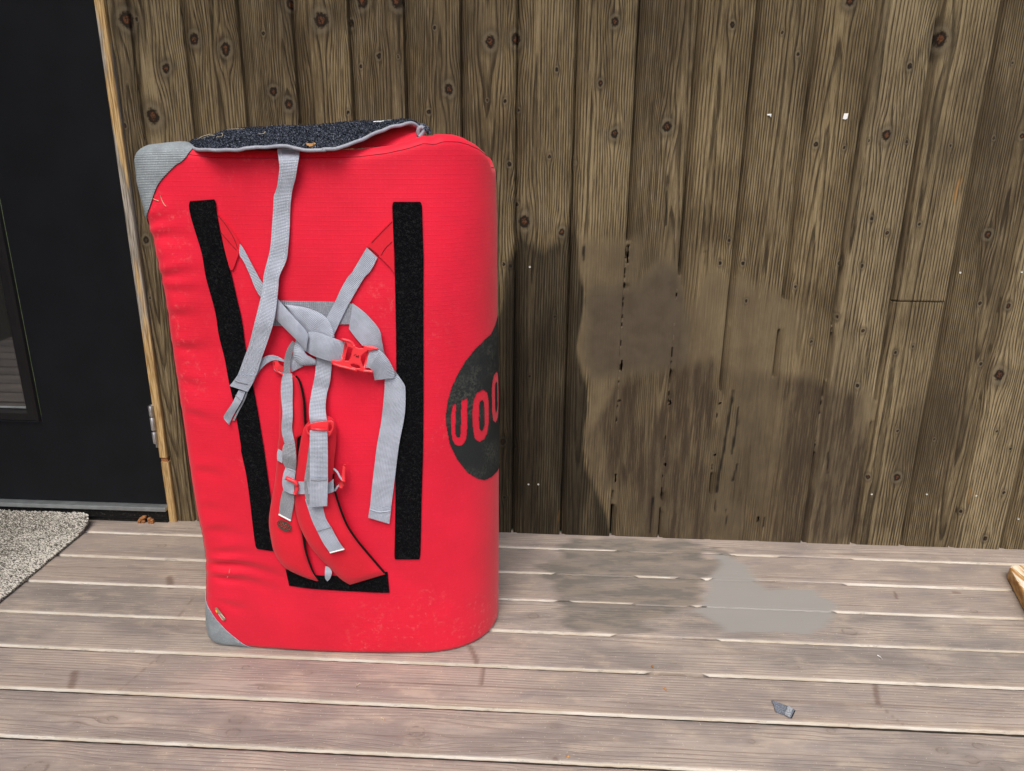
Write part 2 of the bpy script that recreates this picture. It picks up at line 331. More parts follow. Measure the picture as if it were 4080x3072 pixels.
# ---------------------------------------------------------------- the cladding wall
GX = [-1.0625,-.9271,-.7883,-.6511,-.5118,-.3747,-.2355,-.0980,.0457,.1938,.3347,.4723,.6129,.7508,.8928,1.0326,1.172,1.315]
while GX[-1] < 2.7: GX.append(GX[-1]+.1405)
while GX[0] > -2.7: GX.insert(0, GX[0]-.1385)
WALL = empty('wooden_wall', (0, 0, 0), 'weathered brown vertical board cladding with dark knots behind the red crash pad', 'wall')
DOOR_L, DOOR_R = -2.06, float(onY(421, 0, 0)[0])+.0005
ZJ = onY(3650, 1201, 0)[2]
def wall_piece(x0, x1, z0, z1, dz, fine):
    xs = []; ys = []; pidv = []; xl = []; lip = []
    for i in range(len(GX)-1):
        a_, b_ = GX[i], GX[i+1]; wdt = b_-a_; rr = _h(np.array([i]), np.array([3]), 5)[0]
        prof = [(0, .028, 0), (.0056, .028, 0), (.0059, .0046, 1), (.0140, .0040, 1), (.0158, .0022, .6), (.0178, .0006, 0)]
        n = int(round((wdt-.021)/(.0042 if fine else .02)))
        prof += [(.0195+(wdt-.021-.0015)*k/n, 0.0, 0) for k in range(n+1)] + [(wdt-.0012, .0012, 0), (wdt-.0003, .004, 0)]
        for (dx, dy, lp) in prof:
            xs.append(a_+dx); ys.append(dy); pidv.append(i); xl.append(dx-wdt/2); lip.append(lp)
    xs = np.array(xs); sel = (xs >= x0-1e-6) & (xs <= x1+1e-6)
    xs, ys, pidv, xl, lip = [np.array(q)[sel] for q in (xs, ys, pidv, xl, lip)]
    # close the ends exactly
    zs = np.arange(z0, z1+1e-6, dz)
    zs = np.sort(np.r_[zs, [ZJ-.0015, ZJ-.0008, ZJ+.0008, ZJ+.0015]]) if z0 < ZJ < z1 else zs
    X, Z = np.meshgrid(xs, zs); P = np.broadcast_to(pidv, X.shape); XL = np.broadcast_to(xl, X.shape).copy(); Y = np.broadcast_to(ys, X.shape).copy(); LP = np.broadcast_to(lip, X.shape).copy()
    pr = _h(P, P*0+7, 3); p2 = _h(P, P*0+9, 4); p3 = _h(P, P*0+1, 8)
    # bow and irregular edges
    face = (Y == 0)
    Y = Y + (vn(P*3.3, Z*1.1, 5)-.5)*.0025 + (pr-.5)*.003 + face*(XL*(p2-.5)*.02)
    Xw = X + (vn(Z*2.1, P*1.7, 12)-.5)*.0016 + (vn(Z*26, P*5.1, 13)-.5)*.0009*(1-LP)
    jp = (P == list(GX).index(min(GX, key=lambda g: abs(g-onY(3546, 1201, 0)[0]))))
    Y = Y + jp*np.where(np.abs(Z-ZJ) < .0011, .006, np.where(Z > ZJ, -.0016, .0006))
    KD = np.full(X.shape, 9.0); KO = np.zeros(X.shape); XE = XL.copy()
    for (kx, kz, kr, ko) in kn:
        dx = X-kx; dz_ = Z-kz; near = (np.abs(dx) < kr*8) & (np.abs(dz_) < kr*16)
        if not near.any(): continue
        ang = np.arctan2(dz_, dx); rad = np.sqrt(dx**2+(dz_*.82)**2)/(kr*(.85+.3*vn(ang*2+kx*50, kz*30, 2)))
        b = near & (rad < KD); KD[b] = rad[b]; KO[b] = ko
        XE = XE - near*dx*.93*np.exp(-(dx**2+(dz_/2.3)**2)/(2*(1.75*kr)**2))
    cx = (pr-.5)*.11; h0 = .006+.03*p2; zo = P*7.31
    hh = h0 + .055*(fbm(Z*.75+zo, P*1.9, 21, 3)-.42)*(1 if True else 0)
    wob = .016*(fbm(Z*1.3+zo, XE*6, 31, 3)-.5)
    ring = np.sqrt((XE-cx+wob)**2+hh**2) + .0016*vn(Z*9+zo, XE*40, 41)
    # wiped, grainless patches right of the pad
    nx = (fbm(X*13, Z*7, 51)-.5)*.10; nz = (fbm(X*9, Z*9, 61)-.5)*.12
    def PZ(pts): return [(onY(u, v, 0)[0], onY(u, v, 0)[2]) for u, v in pts]
    A_ = PZ([(2335,1150),(2550,1120),(2620,1040),(2690,1060),(2720,1150),(2735,1310),(2720,1470),(2600,1470),(2480,1480),(2345,1520),(2340,1300)])
    B_ = PZ([(2310,930),(2700,960),(2900,1150),(3300,1250),(3460,1400),(3440,1800),(3360,2180),(2480,2150),(2400,1950),(2330,1700)])
    S = np.maximum(inpoly(X+nx*.3, Z+nz*.3, A_)*1.0, inpoly(X+nx, Z+nz, B_)*(.22+.55*sstep(.46, .6, fbm(X*16, Z*5, 71))))
    S = S*(KD > 1.3)
    SG = np.maximum(inpoly(X+nx*.5, Z+nz*.5, A_), inpoly(X+nx, Z+nz, B_)*(fbm(X*5, Z*5.5, 73) > .40))*1.0
    Y = np.where(SG > 0, np.minimum(Y, .0018), Y); LP = LP*(1-SG)
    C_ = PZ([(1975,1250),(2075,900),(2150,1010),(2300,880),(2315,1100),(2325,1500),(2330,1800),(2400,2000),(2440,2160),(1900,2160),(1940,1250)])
    DM = inpoly(X+nx*.5, Z+nz*.9, C_)*1.0  # boards where the pad's shade and wet stain are put into the colour
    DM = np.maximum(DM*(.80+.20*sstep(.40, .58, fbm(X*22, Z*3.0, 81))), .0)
    FLT = inpoly(X+nx*.3, Z+nz*.3, A_)*(KD > 1.3)*1.0
    L_ = PZ([(2440,1520),(2700,1450),(3100,1500),(3400,1560),(3440,1800),(3390,2180),(2420,2180),(2330,1850)])
    LOW = inpoly(X+nx, Z+nz, L_)*(.45+.55*sstep(.40, .58, fbm(X*14, Z*4.0, 87)))
    CK = np.zeros(X.shape)
    for pts, wd in [([(2922,1555),(2908,1650),(2885,1790),(2866,1880),(2855,1960)], 8), ([(2942,1625),(2932,1720),(2916,1810)], 7), ([(2938,1850),(2920,1915)], 6), ([(2602,1985),(2594,2060),(2588,2125)], 7), ([(2852,1990),(2848,2040)], 4), ([(3045,2060),(3040,2100)], 4), ([(3300,1800),(3296,1885)], 5), ([(2895,2030),(2893,2110)], 4), ([(2660,700),(2654,900)], 5), ([(2725,960),(2712,1090)], 6), ([(2325,980),(2322,1040)], 5), ([(2810,1000),(2806,1050)], 5), ([(2345,560),(2330,590)], 0)]:
        if wd == 0: continue
        W3 = [onY(u, v, 0) for u, v in pts]
        for a_, b_ in zip(W3[:-1], W3[1:]):
            L2 = (b_[0]-a_[0])**2+(b_[2]-a_[2])**2; t = np.clip(((X-a_[0])*(b_[0]-a_[0])+(Z-a_[2])*(b_[2]-a_[2]))/L2, 0, 1)
            dd = np.hypot(X-a_[0]-t*(b_[0]-a_[0]), Z-a_[2]-t*(b_[2]-a_[2])) + .003*(vn(X*90, Z*60, 3)-.5); r_ = wd*.00042; CK = np.maximum(CK, sstep(r_*1.6, r_*.4, dd)*.9)
    k = np.ones(7)/7
    k11 = np.ones(9)/9
    for ax_ in (0, 1): FLT = np.apply_along_axis(lambda q: np.convolve(np.pad(q, 4, 'edge'), k11, 'valid'), ax_, FLT)
    for ar in (S, DM, LOW):
        ar[:] = np.apply_along_axis(lambda q: np.convolve(np.pad(q, 3, 'edge'), k, 'valid'), 0, ar)
    V = np.stack([Xw, Y, Z], -1).reshape(-1, 3); Fc = gridf(*X.shape)
    # skirt so that the sheet has thickness
    return V, Fc, dict(ring=ring.ravel(), kd=KD.ravel(), kor=KO.ravel(), pid=pr.ravel(), smear=S.ravel(), flat=FLT.ravel(), low=LOW.ravel(), crack=CK.ravel(), shade_stain=DM.ravel(), lip=LP.ravel())
pieces = [wall_piece(DOOR_R+.0, 1.62, .0, 1.62, .0055, True), wall_piece(DOOR_R, 1.62, 1.62, 2.5, .03, True), wall_piece(1.62, 2.7, 0, 2.5, .02, False),
          wall_piece(DOOR_L, DOOR_R, 2.12, 2.5, .03, False), wall_piece(-2.7, DOOR_L, 0, 2.5, .03, False)]
V = []; Fs = []; A = {}; b = 0
for (v, f, at) in pieces:
    V.append(v); Fs.append(f+b); b += len(v)
    for k, q in at.items(): A.setdefault(k, []).append(q)
V = np.vstack(V); Fs = np.vstack(Fs)
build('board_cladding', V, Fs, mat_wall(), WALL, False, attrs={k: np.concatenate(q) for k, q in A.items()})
MB().box((-2.7, .03, 0), (DOOR_L, .16, 2.5)).box((DOOR_R-.004, .03, 0), (2.7, .16, 2.5)).box((DOOR_L, .03, 2.12), (DOOR_R-.004, .16, 2.5)).build('backing', MAT['black'], WALL)
for (x, y) in [(2106,1929),(2145,1929),(3473,1968),(3692,1968),(3889,1974),(4057,2067),(3625,1070),(3825,1085),(4070,1083),(2111,1063)]:
    p = onY(x, y, 0); MB().tube([(p[0], -.0016, p[2]), (p[0], .004, p[2])], .0029, 12).build('nail', MAT['nail'], WALL, True)
# tall wall added out of view on the left to block sky and sun
tag(MB().box((-3.3, -6.0, 0), (-3.15, .2, 6.2), .004).build('sky_blocker', MAT['blocker'], None), 'brown wall added out of view on the left to block sky and sun', 'wall')
# unseen roof overhang, added to darken the deck near the wall
RF = empty('shade_roof', (0, -.4, 2.5), 'dark roof overhang added out of view to shade the deck by the wall', 'roof')
MB().box((-3.14, -.55, 2.52), (3.2, .2, 2.56), .004).build('shade_soffit', MAT['thresh'], RF); MB().box((-3.14, -.58, 2.46), (3.2, -.551, 2.64), .004).build('shade_fascia', MAT['thresh'], RF)

# ---------------------------------------------------------------- deck
DYS = [.0865, .2185, .3470, .4800, .6100, .7450, .8770]
while DYS[-1] < 6.0: DYS.append(DYS[-1]+.1320)
edges = [-.02]+DYS            # distance from the wall of each board's far edge
xs = np.unique(np.r_[np.arange(-6, -2.0, .1), np.arange(-2.0, 1.75, .0055), np.arange(1.75, 6, .1)].round(4))
rows = []     # (y, z, pid, ylocal, edge, deep, gi)
for i in range(len(edges)-1):
    far, near = edges[i], edges[i+1]; far2 = far+(.0 if i == 0 else .0)
    gap = .0084 if i < 4 else .0101
    w_ = near-gap-far; fine = near < 1.75
    n = int(w_/(.0055 if fine else .03))
    if i > 0:
        rows += [(far-.0003, -.024, i, -w_/2, 0, 0, i-1)]   # far side of this board, down in the gap
        rows += [(far, -.004, i, -w_/2, 0, 0, i-1), (far+.0022, -.0006, i, -w_/2+.002, 0, 0, -1)]
    else: rows += [(far, 0, i, -w_/2, 0, 0, -1)]
    for k in range(n+1):
        rows.append((far+.005+(w_-.011)*k/n, 0.0, i, -w_/2+.005+(w_-.011)*k/n, 0, 0, -1))
    e = near-gap
    rows += [(e-.0028, -.0003, i, w_/2, .0, 0, i), (e-.0010, -.0010, i, w_/2, .1, 0, i), (e-.0003, -.0035, i, w_/2, 1, 0, i), (e, -.0080, i, w_/2, 1, 0, i), (e+.0001, -.0088, i, w_/2, .1, .9, i), (e, -.0242, i, w_/2, 0, 1, i), (e+.0004, -.025, i, w_/2, 0, 1, i), (near-.0008, -.025, i, w_/2, 0, 1, i)]
rows = np.array(rows); NR = len(rows)
X, YD = np.meshgrid(xs, rows[:, 0]); Zd = np.broadcast_to(rows[:, 1][:, None], X.shape).copy(); P = np.broadcast_to(rows[:, 2][:, None], X.shape).astype(int)
YL = np.broadcast_to(rows[:, 3][:, None], X.shape); ED = np.broadcast_to(rows[:, 4][:, None], X.shape).copy(); DP = np.broadcast_to(rows[:, 5][:, None], X.shape).copy()
Yw = -YD
def DZ(pts): return [(onZ(u, v)[0], onZ(u, v)[1]) for u, v in pts]
nx = (fbm(X*11, Yw*22, 151)-.5)*.16; ny = (fbm(X*11, Yw*18, 161)-.5)*.07
inb = lambda pts, s=1.0: inpoly(X+nx*s, Yw+ny*s, DZ(pts))*1.0
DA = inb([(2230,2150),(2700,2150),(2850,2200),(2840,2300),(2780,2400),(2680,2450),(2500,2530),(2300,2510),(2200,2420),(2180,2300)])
DB = inb([(2860,2200),(2960,2250),(3050,2350),(3250,2350),(3350,2450),(3230,2520),(2900,2525),(2780,2430),(2830,2350)], .35)
DC = inb([(2480,2520),(2670,2430),(2850,2480),(2950,2640),(2860,2700),(2700,2720),(2420,2640)], .7)
DE = inb([(2800,2150),(3400,2190),(3400,2300),(3300,2400),(2900,2330)], .8)
k5 = np.ones(3)/3
fillm = np.clip(DB+DC*.9+DE*.75*(vn(X*9, Yw*40, 5) > .35)+DA*(vn(X*7, P*3.1, 9) > .25), 0, 1)
fillm = np.apply_along_axis(lambda q: np.convolve(np.pad(q, 1, 'edge'), k5, 'valid'), 1, fillm)
sm_ = lambda A_, n_: np.apply_along_axis(lambda q: np.convolve(np.pad(q, n_//2, 'edge'), np.ones(n_)/n_, 'valid'), 1, A_)
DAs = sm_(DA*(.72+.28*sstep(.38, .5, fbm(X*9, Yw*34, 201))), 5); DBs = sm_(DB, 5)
gm = (Zd < -.0001)
Zd = np.where(gm, Zd*(1-fillm)+(-.0003)*fillm, Zd); ED = ED*(1-fillm)*(.86+.14*vn(X*40, P*3, 2)); DP = DP*(1-fillm)
pr = _h(P, P*0+17, 33); p2 = _h(P, P*0+19, 34)
Zd = Zd + (pr-.5)*.0016 + (vn(X*1.3, P*4.4, 8)-.5)*.0022
Yo = Yw + (vn(X*1.1, P*2.2, 15)-.5)*.003*(P > 0) + gm*(vn(X*60, P*2, 16)-.5)*.0012
DK = [(300,2890,14),(1040,2740,10),(440,2862,10),(450,2868,12),(945,2868,22),(928,2921,20),(1660,2915,24),(1655,2958,16),(1700,2945,10),(410,2948,14),(1190,2985,16),(140,3065,30),(640,2634,14),(700,2510,10),(3385,2515,24),(3720,2660,20),(3755,2990,16),(3895,2970,14),(3310,2910,12),(2995,2955,10),(2190,3028,20),(3870,3025,18),(3960,3060,20),(2210,2895,14),(2125,2455,18),(3880,2435,12),(640,2130,14),(645,2175,16),(590,2200,9),(3175,2660,9),(1270,2990,14),(980,2660,12),(1230,2680,12)]
KD = np.full(X.shape, 9.0); YE = YL.copy()
for (x, y, r) in DK:
    p = onZ(x, y); kr = r*.00055; dx = X-p[0]; dy = Yw-p[1]; near = (np.abs(dx) < kr*16) & (np.abs(dy) < kr*8)
    rad = np.sqrt((dx*.75)**2+dy**2)/kr; b = near & (rad < KD); KD[b] = rad[b]
    YE = YE + near*dy*.9*np.exp(-((dx/2.3)**2+dy**2)/(2*(1.8*kr)**2))
hh = .004+.03*p2+.05*(fbm(X*.7+P*7.3, P*1.3, 121, 3)-.42); wob = .02*(fbm(X*1.1+P*3.1, YE*6, 131, 3)-.5)
ring = np.sqrt((YE-(pr-.5)*.13+wob)**2+hh**2)+.0016*vn(X*8, YE*40, 141)
SLS = [([(1872,2575),(1885,2600),(1897,2630),(1896,2655)], 11),([(1926,2664),(1922,2690),(1917,2728)], 7),([(297,2680),(293,2705),(280,2748)], 15),([(3488,2733),(3492,2770),(3500,2806)], 11),([(3565,2360),(3572,2385)], 7),([(3800,2360),(3820,2362)], 9),([(675,2300),(683,2340)], 16),([(2210,3028),(2212,3048)], 10),
       ([(640,2610),(560,2680),(480,2748)], 3),([(770,2385),(735,2420),(708,2466)], 4),([(3500,2806),(3560,2860),(3600,2890)], 3),([(180,2258),(500,2263),(816,2273)], 5),([(1220,2700),(1620,2722),(2040,2740),(2440,2760)], 3),([(3080,2792),(3500,2812),(4000,2832)], 3),([(3340,2735),(3700,2715),(4080,2690)], 0)]
SL = np.zeros(X.shape)
for pts, wd in SLS:
    if wd == 0: continue
    W3 = [onZ(*p) for p in pts]
    for a_, b_ in zip(W3[:-1], W3[1:]):
        ax, ay, bx, by = a_[0], a_[1], b_[0], b_[1]; L2 = (bx-ax)**2+(by-ay)**2
        t = np.clip(((X-ax)*(bx-ax)+(Yw-ay)*(by-ay))/L2, 0, 1); dd = np.hypot(X-ax-t*(bx-ax), Yw-ay-t*(by-ay))
        r = wd*.0005; SL = np.maximum(SL, sstep(r*1.5, r*.5, dd)*(.62 if wd > 6 else .4))
SL = SL*(ED < .5)
RUB = sstep(.012, .0, (YL*0+np.broadcast_to(rows[:, 3][:, None], X.shape)*-1 + .052))*0 + sstep(.043, .056, YL)*(ED < .1)*sstep(.42, .62, fbm(X*3.1+P*9, YL*30, 177))*(rows[:, 0][:, None] > .55)
fine_rows = rows[:, 0] < 1.8
build('deck', np.stack([X, Yo, Zd], -1).reshape(-1, 3), gridf(*X.shape)[:, ::-1].copy(), mat_deck(), None, False,
      attrs=dict(ring=ring, kd=KD, pid=pr, edge=ED, deep=DP, sm_a=np.clip(DAs, 0, 1), sm_b=np.clip(DBs, 0, 1)*.93, slash=SL, rub=RUB))
tag(bpy.data.objects['deck'], kind='structure')
g = MB(); R_ = 500; g.add([(-R_, -R_, -.35), (R_, -R_, -.35), (R_, R_, -.35), (-R_, R_, -.35)], [(0, 1, 2, 3)]); tag(g.build('ground', MAT['ground']), kind='structure')

# ---------------------------------------------------------------- door
DR = empty('door', (-1.25, 0, 0), 'black painted entrance door with a glazed panel left of the crash pad', 'door')
XR = onY(393, 100, -.002)[0]-.0005; zb = onY(640, 2008, -.004)[2]
Z2 = onY(0, 1676, -.008)[2]
fx = onY(160, 1688, -.012)[0]; fz = onY(160, 1688, -.012)[2]; gx = onY(101, 1625, -.006)[0]; gz = onY(60, 1612, -.006)[2]
# leaf with a real opening for the window
lf = MB(); x0, x1 = DOOR_L+.022, XR
lf.box((fx, .0, zb), (x1, .05, 2.09)).box((x0, .0, zb), (fx, .05, fz)).box((x0, .0, 1.9), (fx, .05, 2.09)).box((x0, .0, fz), (x0+.2, .05, 1.9))
lf.build('door_leaf', MAT['doorp'], DR)
fr_ = MB(); xa = x0+.2; o1 = .012
def frame(mb, xa, xb, za, zb_, wdt, y0, y1):
    # mitred moulding with bevelled outer slope
    pr_ = [(0, .0), (.004, y0*.6), (.010, y0), (wdt-.010, y0), (wdt-.004, y0*.55), (wdt, y1)]
    ring_ = []
    for (i_, y_) in pr_: ring_.append([(xa+i_, y_, za+i_), (xb-i_, y_, za+i_), (xb-i_, y_, zb_-i_), (xa+i_, y_, zb_-i_)])
    v = [p for r in ring_ for p in r]; f = []
    for k in range(len(ring_)-1):
        for j in range(4): f.append((k*4+j, k*4+(j+1) % 4, (k+1)*4+(j+1) % 4, (k+1)*4+j))
    mb.add(v, f)
wfr = fx-gx
frame(fr_, xa, fx-.001, fz+.001, 1.899, wfr, -.014, .010)
wf = fr_.build('window_frame', MAT['doorf'], DR, False)
MB().box((xa+wfr-.004, .008, fz+wfr-.004), (fx-wfr+.004, .014, 1.899-wfr+.004)).build('pane', MAT['glass'], wf)
MB().box((xa+wfr, .001, fz+wfr+.0005), (fx-wfr, .0075, fz+wfr+.006), .001).build('glazing_bead', MAT['alu'], wf)
MB().box((x0, -.022, onY(300, 2020, -.02)[2]-.006), (XR+.003, .03, zb-.004), .0015).build('sill', MAT['alu'], DR)
MB().box((x0, -.012, .0), (XR+.001, .03, onY(300, 2020, -.02)[2]-.0065), .002).build('threshold', MAT['thresh'], DR)
MB().box((x0, -.016, .014), (XR+.0005, -.0125, .0165)).build('drip_groove', MAT['doorf'], DR)
jb = MB()
jx0, jx1 = XR+.0005, DOOR_R-.003
zj = onY(660, 1835, -.004)[2]
def strip(za, zb_, seed, dx=0.0):
    n = max(4, int((zb_-za)/.03)); v = []; f = []
    for k in range(n+1):
        z = za+(zb_-za)*k/n; wv = (vn(np.array([z*5.0]), np.array([seed]), 3)[0]-.5)*.0022
        v += [(jx0+dx, .03, z), (jx0+dx+wv*.3, -.0065, z), (jx0+dx+.0012, -.0085, z), (jx0+.011+wv, -.009, z), (jx1-.0015+wv, -.0082, z), (jx1+wv, -.006, z), (jx1+wv, .03, z)]
    for k in range(n):
        for j in range(6): a_ = k*7+j; f.append((a_, a_+1, a_+8, a_+7))
    f += [tuple(range(6, -1, -1)), tuple(range(n*7, n*7+7))]
    jb.add(v, f)
strip(zj+.011, 2.12, 1.0); strip(.001, zj-.004, 5.0, .0015)
jb.v = jb.v
jo = jb.build('jamb_strip', MAT['jamb'], DR)
MB().box((jx0+.0015, -.0035, zj-.0038), (jx1-.002, .03, zj+.0108)).build('jamb_plug', MAT['chip'], DR)
MB().box((DOOR_L-.0, -.008, .0), (x0-.001, .03, 2.12), .002).box((x0, -.008, 2.093), (XR, .03, 2.12), .002).build('door_frame', MAT['doorp'], DR)
hg = None
for (ya, yb, xo) in [(1618, 1660, 0), (1664, 1716, 1), (1722, 1768, 2)]:
    pa = onY(612+ (ya-1618)*.135, ya, -.017); pb = onY(612+(yb-1618)*.135, yb, -.017); xh = XR-.0015
    q = MB().tube([(xh, -.014, pa[2]), (xh, -.014, pa[2]-.0012), (xh, -.014, pb[2]+.0012), (xh, -.014, pb[2])], [.0052, .0066, .0066, .0052], 14)
    if hg is None:
        q.box((xh-.004, -.0085, pb[2]-.10), (xh+.005, -.0025, pa[2])); hg = q.build('hinge', MAT['steel'], DR, True)
    else: q.build('knuckle', MAT['steel'], hg, True)
# rotten chip at the sill
pc = onZ(592, 2078, .0); cm = MB(); rs = random.Random(3)
n = 14
for k in range(n):
    a_ = math.pi*k/(n-1); ca, sa = math.cos(a_), math.sin(a_)
    if 5 <= k <= 6: continue
    r_ = .019+rs.uniform(-.002, .003); x_, z_ = pc[0]+ca*r_*1.05, .0035+sa*r_*.85
    cm.box((x_-.0042, -.024+rs.uniform(-.001, .001), z_-.0035), (x_+.0042, -.0135, z_+.0035), .0014)
cm.box((pc[0]-.016, -.0215, .001), (pc[0]-.004, -.014, .012), .002).box((pc[0]+.005, -.022, .001), (pc[0]+.017, -.014, .011), .002)
tag(cm.build('wood_chip', MAT['chip'], None, True), 'crumbly orange piece of rotten wood at the foot of the black threshold', 'wood chip')

# ---------------------------------------------------------------- doormat
a = NT('speckled_mat_pile', .95, .05); o_ = a.obj(); n_ = a.noise(o_, 210, 3, .7)
a.col(a.mix(a.rng(a.attr('tone'), .25, .75), (.13, .125, .10), (.78, .76, .70))); MAT['tuft'] = a.m
a = NT('mat_base', .95, .05); n_ = a.noise(a.obj(), 230, 3, .7); a.col(a.mix(a.rng(n_, .42, .62), (.05, .05, .042), (.40, .38, .33))); a.bump(n_, .004, 1); MAT['matb'] = a.m
MX1 = onZ(345, 2095, .012)[0]+.006; MX0 = MX1-.95; MY1, MY0 = -.030, -.66
def mat_top(x, y):   # height: lies flat, rides up on the threshold
    return .010+.024*sstep(-.13, -.035, y)*(1+0*x)+.003*(fbm(x*6, y*6, 7)-.5)
def mat_in(x, y, r=.045, m_=0.0):
    x1, y1, x0_, y0_ = MX1-m_, MY1-m_, MX0+m_, MY0+m_
    dx = np.maximum(np.maximum(x-(x1-r), (x0_+r)-x), 0); dy = np.maximum(np.maximum(y-(y1-r), (y0_+r)-y), 0)
    return np.hypot(dx, dy) <= r
DMT = empty('doormat', (MX0+.475, -.34, 0), 'speckled grey and cream doormat in front of the black door', 'doormat')
nxm, nym = 150, 100; rim = []
th = np.linspace(0, 2*math.pi, 320, endpoint=False); cxm, cym = (MX0+MX1)/2, (MY0+MY1)/2
for t in th:     # outline by ray marching
    lo, hi = 0, 2.0
    for _ in range(30):
        mid = (lo+hi)/2
        if mat_in(cxm+mid*math.cos(t), cym+mid*math.sin(t)): lo = mid
        else: hi = mid
    rim.append((math.cos(t)*lo, math.sin(t)*lo))
rim = np.array(rim); rr = np.r_[np.linspace(0, .96, 26), .985, 1.0]; v = []
for q in rr:
    xy = rim*q+[cxm, cym]; z = mat_top(xy[:, 0], xy[:, 1])-(.004 if q == 1 else .0); v.append(np.c_[xy, z])
xy = rim+[cxm, cym]; v.append(np.c_[xy, np.maximum(.001, mat_top(xy[:, 0], xy[:, 1])-.012)])
v = np.vstack(v); nn = len(th); f = [(i*nn+k, i*nn+(k+1) % nn, (i+1)*nn+(k+1) % nn, (i+1)*nn+k) for i in range(len(rr)) for k in range(nn)]
build('mat_backing', v, f, MAT['matb'], DMT)
rg = np.random.RandomState(4); N = 62000
tx = rg.uniform(MX0, MX1, N*1); ty = rg.uniform(MY0, MY1, N); ok = mat_in(tx, ty, m_=-.0); tx, ty = tx[ok], ty[ok]
edge_in = mat_in(tx, ty, m_=.006)
N = len(tx); tz = mat_top(tx, ty)-.003; an = rg.uniform(-.9, .9, N)+.35; ln = rg.uniform(.005, .0105, N); wd = rg.uniform(.0010, .0019, N)
dx, dy = np.cos(an), np.sin(an)*.55; hx = -dy*wd; hy = dx*wd
hgt = rg.uniform(.0025, .0062, N)
A0 = np.stack([tx-dx*ln/2+hx, ty-dy*ln/2+hy, tz], -1); A1 = np.stack([tx-dx*ln/2-hx, ty-dy*ln/2-hy, tz], -1)
B0 = np.stack([tx+hx, ty+hy, tz+hgt], -1); B1 = np.stack([tx-hx, ty-hy, tz+hgt], -1)
E0 = np.stack([tx+dx*ln/2+hx*.6, ty+dy*ln/2+hy*.6, tz+hgt*.5], -1); E1 = np.stack([tx+dx*ln/2-hx*.6, ty+dy*ln/2-hy*.6, tz+hgt*.5], -1)
V = np.stack([A0, A1, B0, B1, E0, E1], 1).reshape(-1, 3); ib = np.arange(N)[:, None]*6
Fq = np.vstack([ib+[0, 1, 3, 2], ib+[2, 3, 5, 4]])
tone = np.repeat(np.clip(.30+.5*rg.rand(N)+.35*(fbm(tx*30, ty*30, 5)-.5)+.25*sstep(.16, .0, np.minimum(MX1-tx, 9)), 0, 1), 6)
build('pile', V, Fq, MAT['tuft'], DMT, False, attrs=dict(tone=tone))

# ---------------------------------------------------------------- crash pad body
ORG = Vector((-.44, -.43, 0))
PAD = empty('crash_pad', ORG, 'large folded red bouldering crash pad with tangled grey straps standing on the deck', 'crash pad')
YF = -.573
LE = [(530,600),(528,640),(537,730),(556,800),(570,850),(590,925),(612,1000),(630,1090),(655,1200),(668,1300),(690,1450),(713,1600),(735,1750),(757,1900),(780,2040),(806,2150),(817,2230),(819,2330),(818,2400),(820,2500),(830,2545),(850,2565)]
RE = [(1962,660),(1966,900),(1966,1300),(1970,1600),(1972,2000),(1975,2300),(1976,2480),(1976,2520)]
lz = np.array([onY(x-14, y, YF) for x, y in LE]); rz = np.array([onY(x, y, YF+.10) for x, y in RE])
lo_ = np.argsort(lz[:, 2]); ro_ = np.argsort(rz[:, 2])
LZ, LXv = lz[lo_, 2], lz[lo_, 0]; RZ, RXv = rz[ro_, 2], rz[ro_, 0]
xLf = lambda z: np.interp(z, LZ, LXv); xRf = lambda z: np.interp(z, RZ, RXv)+.0015
TT = [(545,592),(652,577),(748,567),(800,584),(900,598),(1200,600),(1450,594),(1560,580),(1640,562),(1667,553),(1704,540),(1742,546),(1775,533),(1830,534),(1880,545),(1922,566),(1950,592),(1962,640)]
tt = np.array([onY(x, y, YF+.02) for x, y in TT]); tt[-4:] = [onY(x, y, YF+.09) for x, y in TT[-4:]]
W0 = .665; a_e, b_e = .17, .155
def perimeter():
    pts = []
    r = .028; sl_d = .045
    pts += [(sl_d, b_e-.002), (.012, b_e-.008), (.003, b_e-.018)]
    for y in np.linspace(b_e-.03, r, 12): pts.append((0+.004*math.sin((y/b_e)*3.1)*-1, y))
    for t in np.linspace(0, math.pi/2, 9)[1:]: pts.append((r-r*math.cos(t), r-r*math.sin(t)))
    for x in np.arange(r+.005, W0-a_e, .005): pts.append((x, 0))
    for t in np.linspace(0, math.pi, 110): pts.append((W0-a_e+a_e*math.sin(t)**.92 if t not in (0, math.pi) else W0-a_e, b_e-b_e*math.cos(t)))
    for x in np.arange(W0-a_e-.01, r, -.012): pts.append((x, 2*b_e))
    for t in np.linspace(0, math.pi/2, 7): pts.append((r-r*math.sin(t), 2*b_e-r+r*math.cos(t)))
    for y in np.linspace(2*b_e-r-.01, b_e+.03, 8): pts.append((0, y))
    pts += [(.003, b_e+.018), (.012, b_e+.008), (sl_d, b_e+.002)]
    return np.array(pts)
PER = perimeter(); seg = np.r_[0, np.cumsum(np.linalg.norm(np.diff(PER, axis=0), axis=1))]
i0 = np.argmin(np.abs(PER[:, 0]-.008)+np.abs(PER[:, 1]-.008)); U = seg-seg[i0]
tn = np.gradient(PER, axis=0); tn /= np.linalg.norm(tn, axis=1)[:, None]; NRM = np.c_[tn[:, 1], -tn[:, 0]]    # outward (front: -y)
RB, RTp = .012, .022
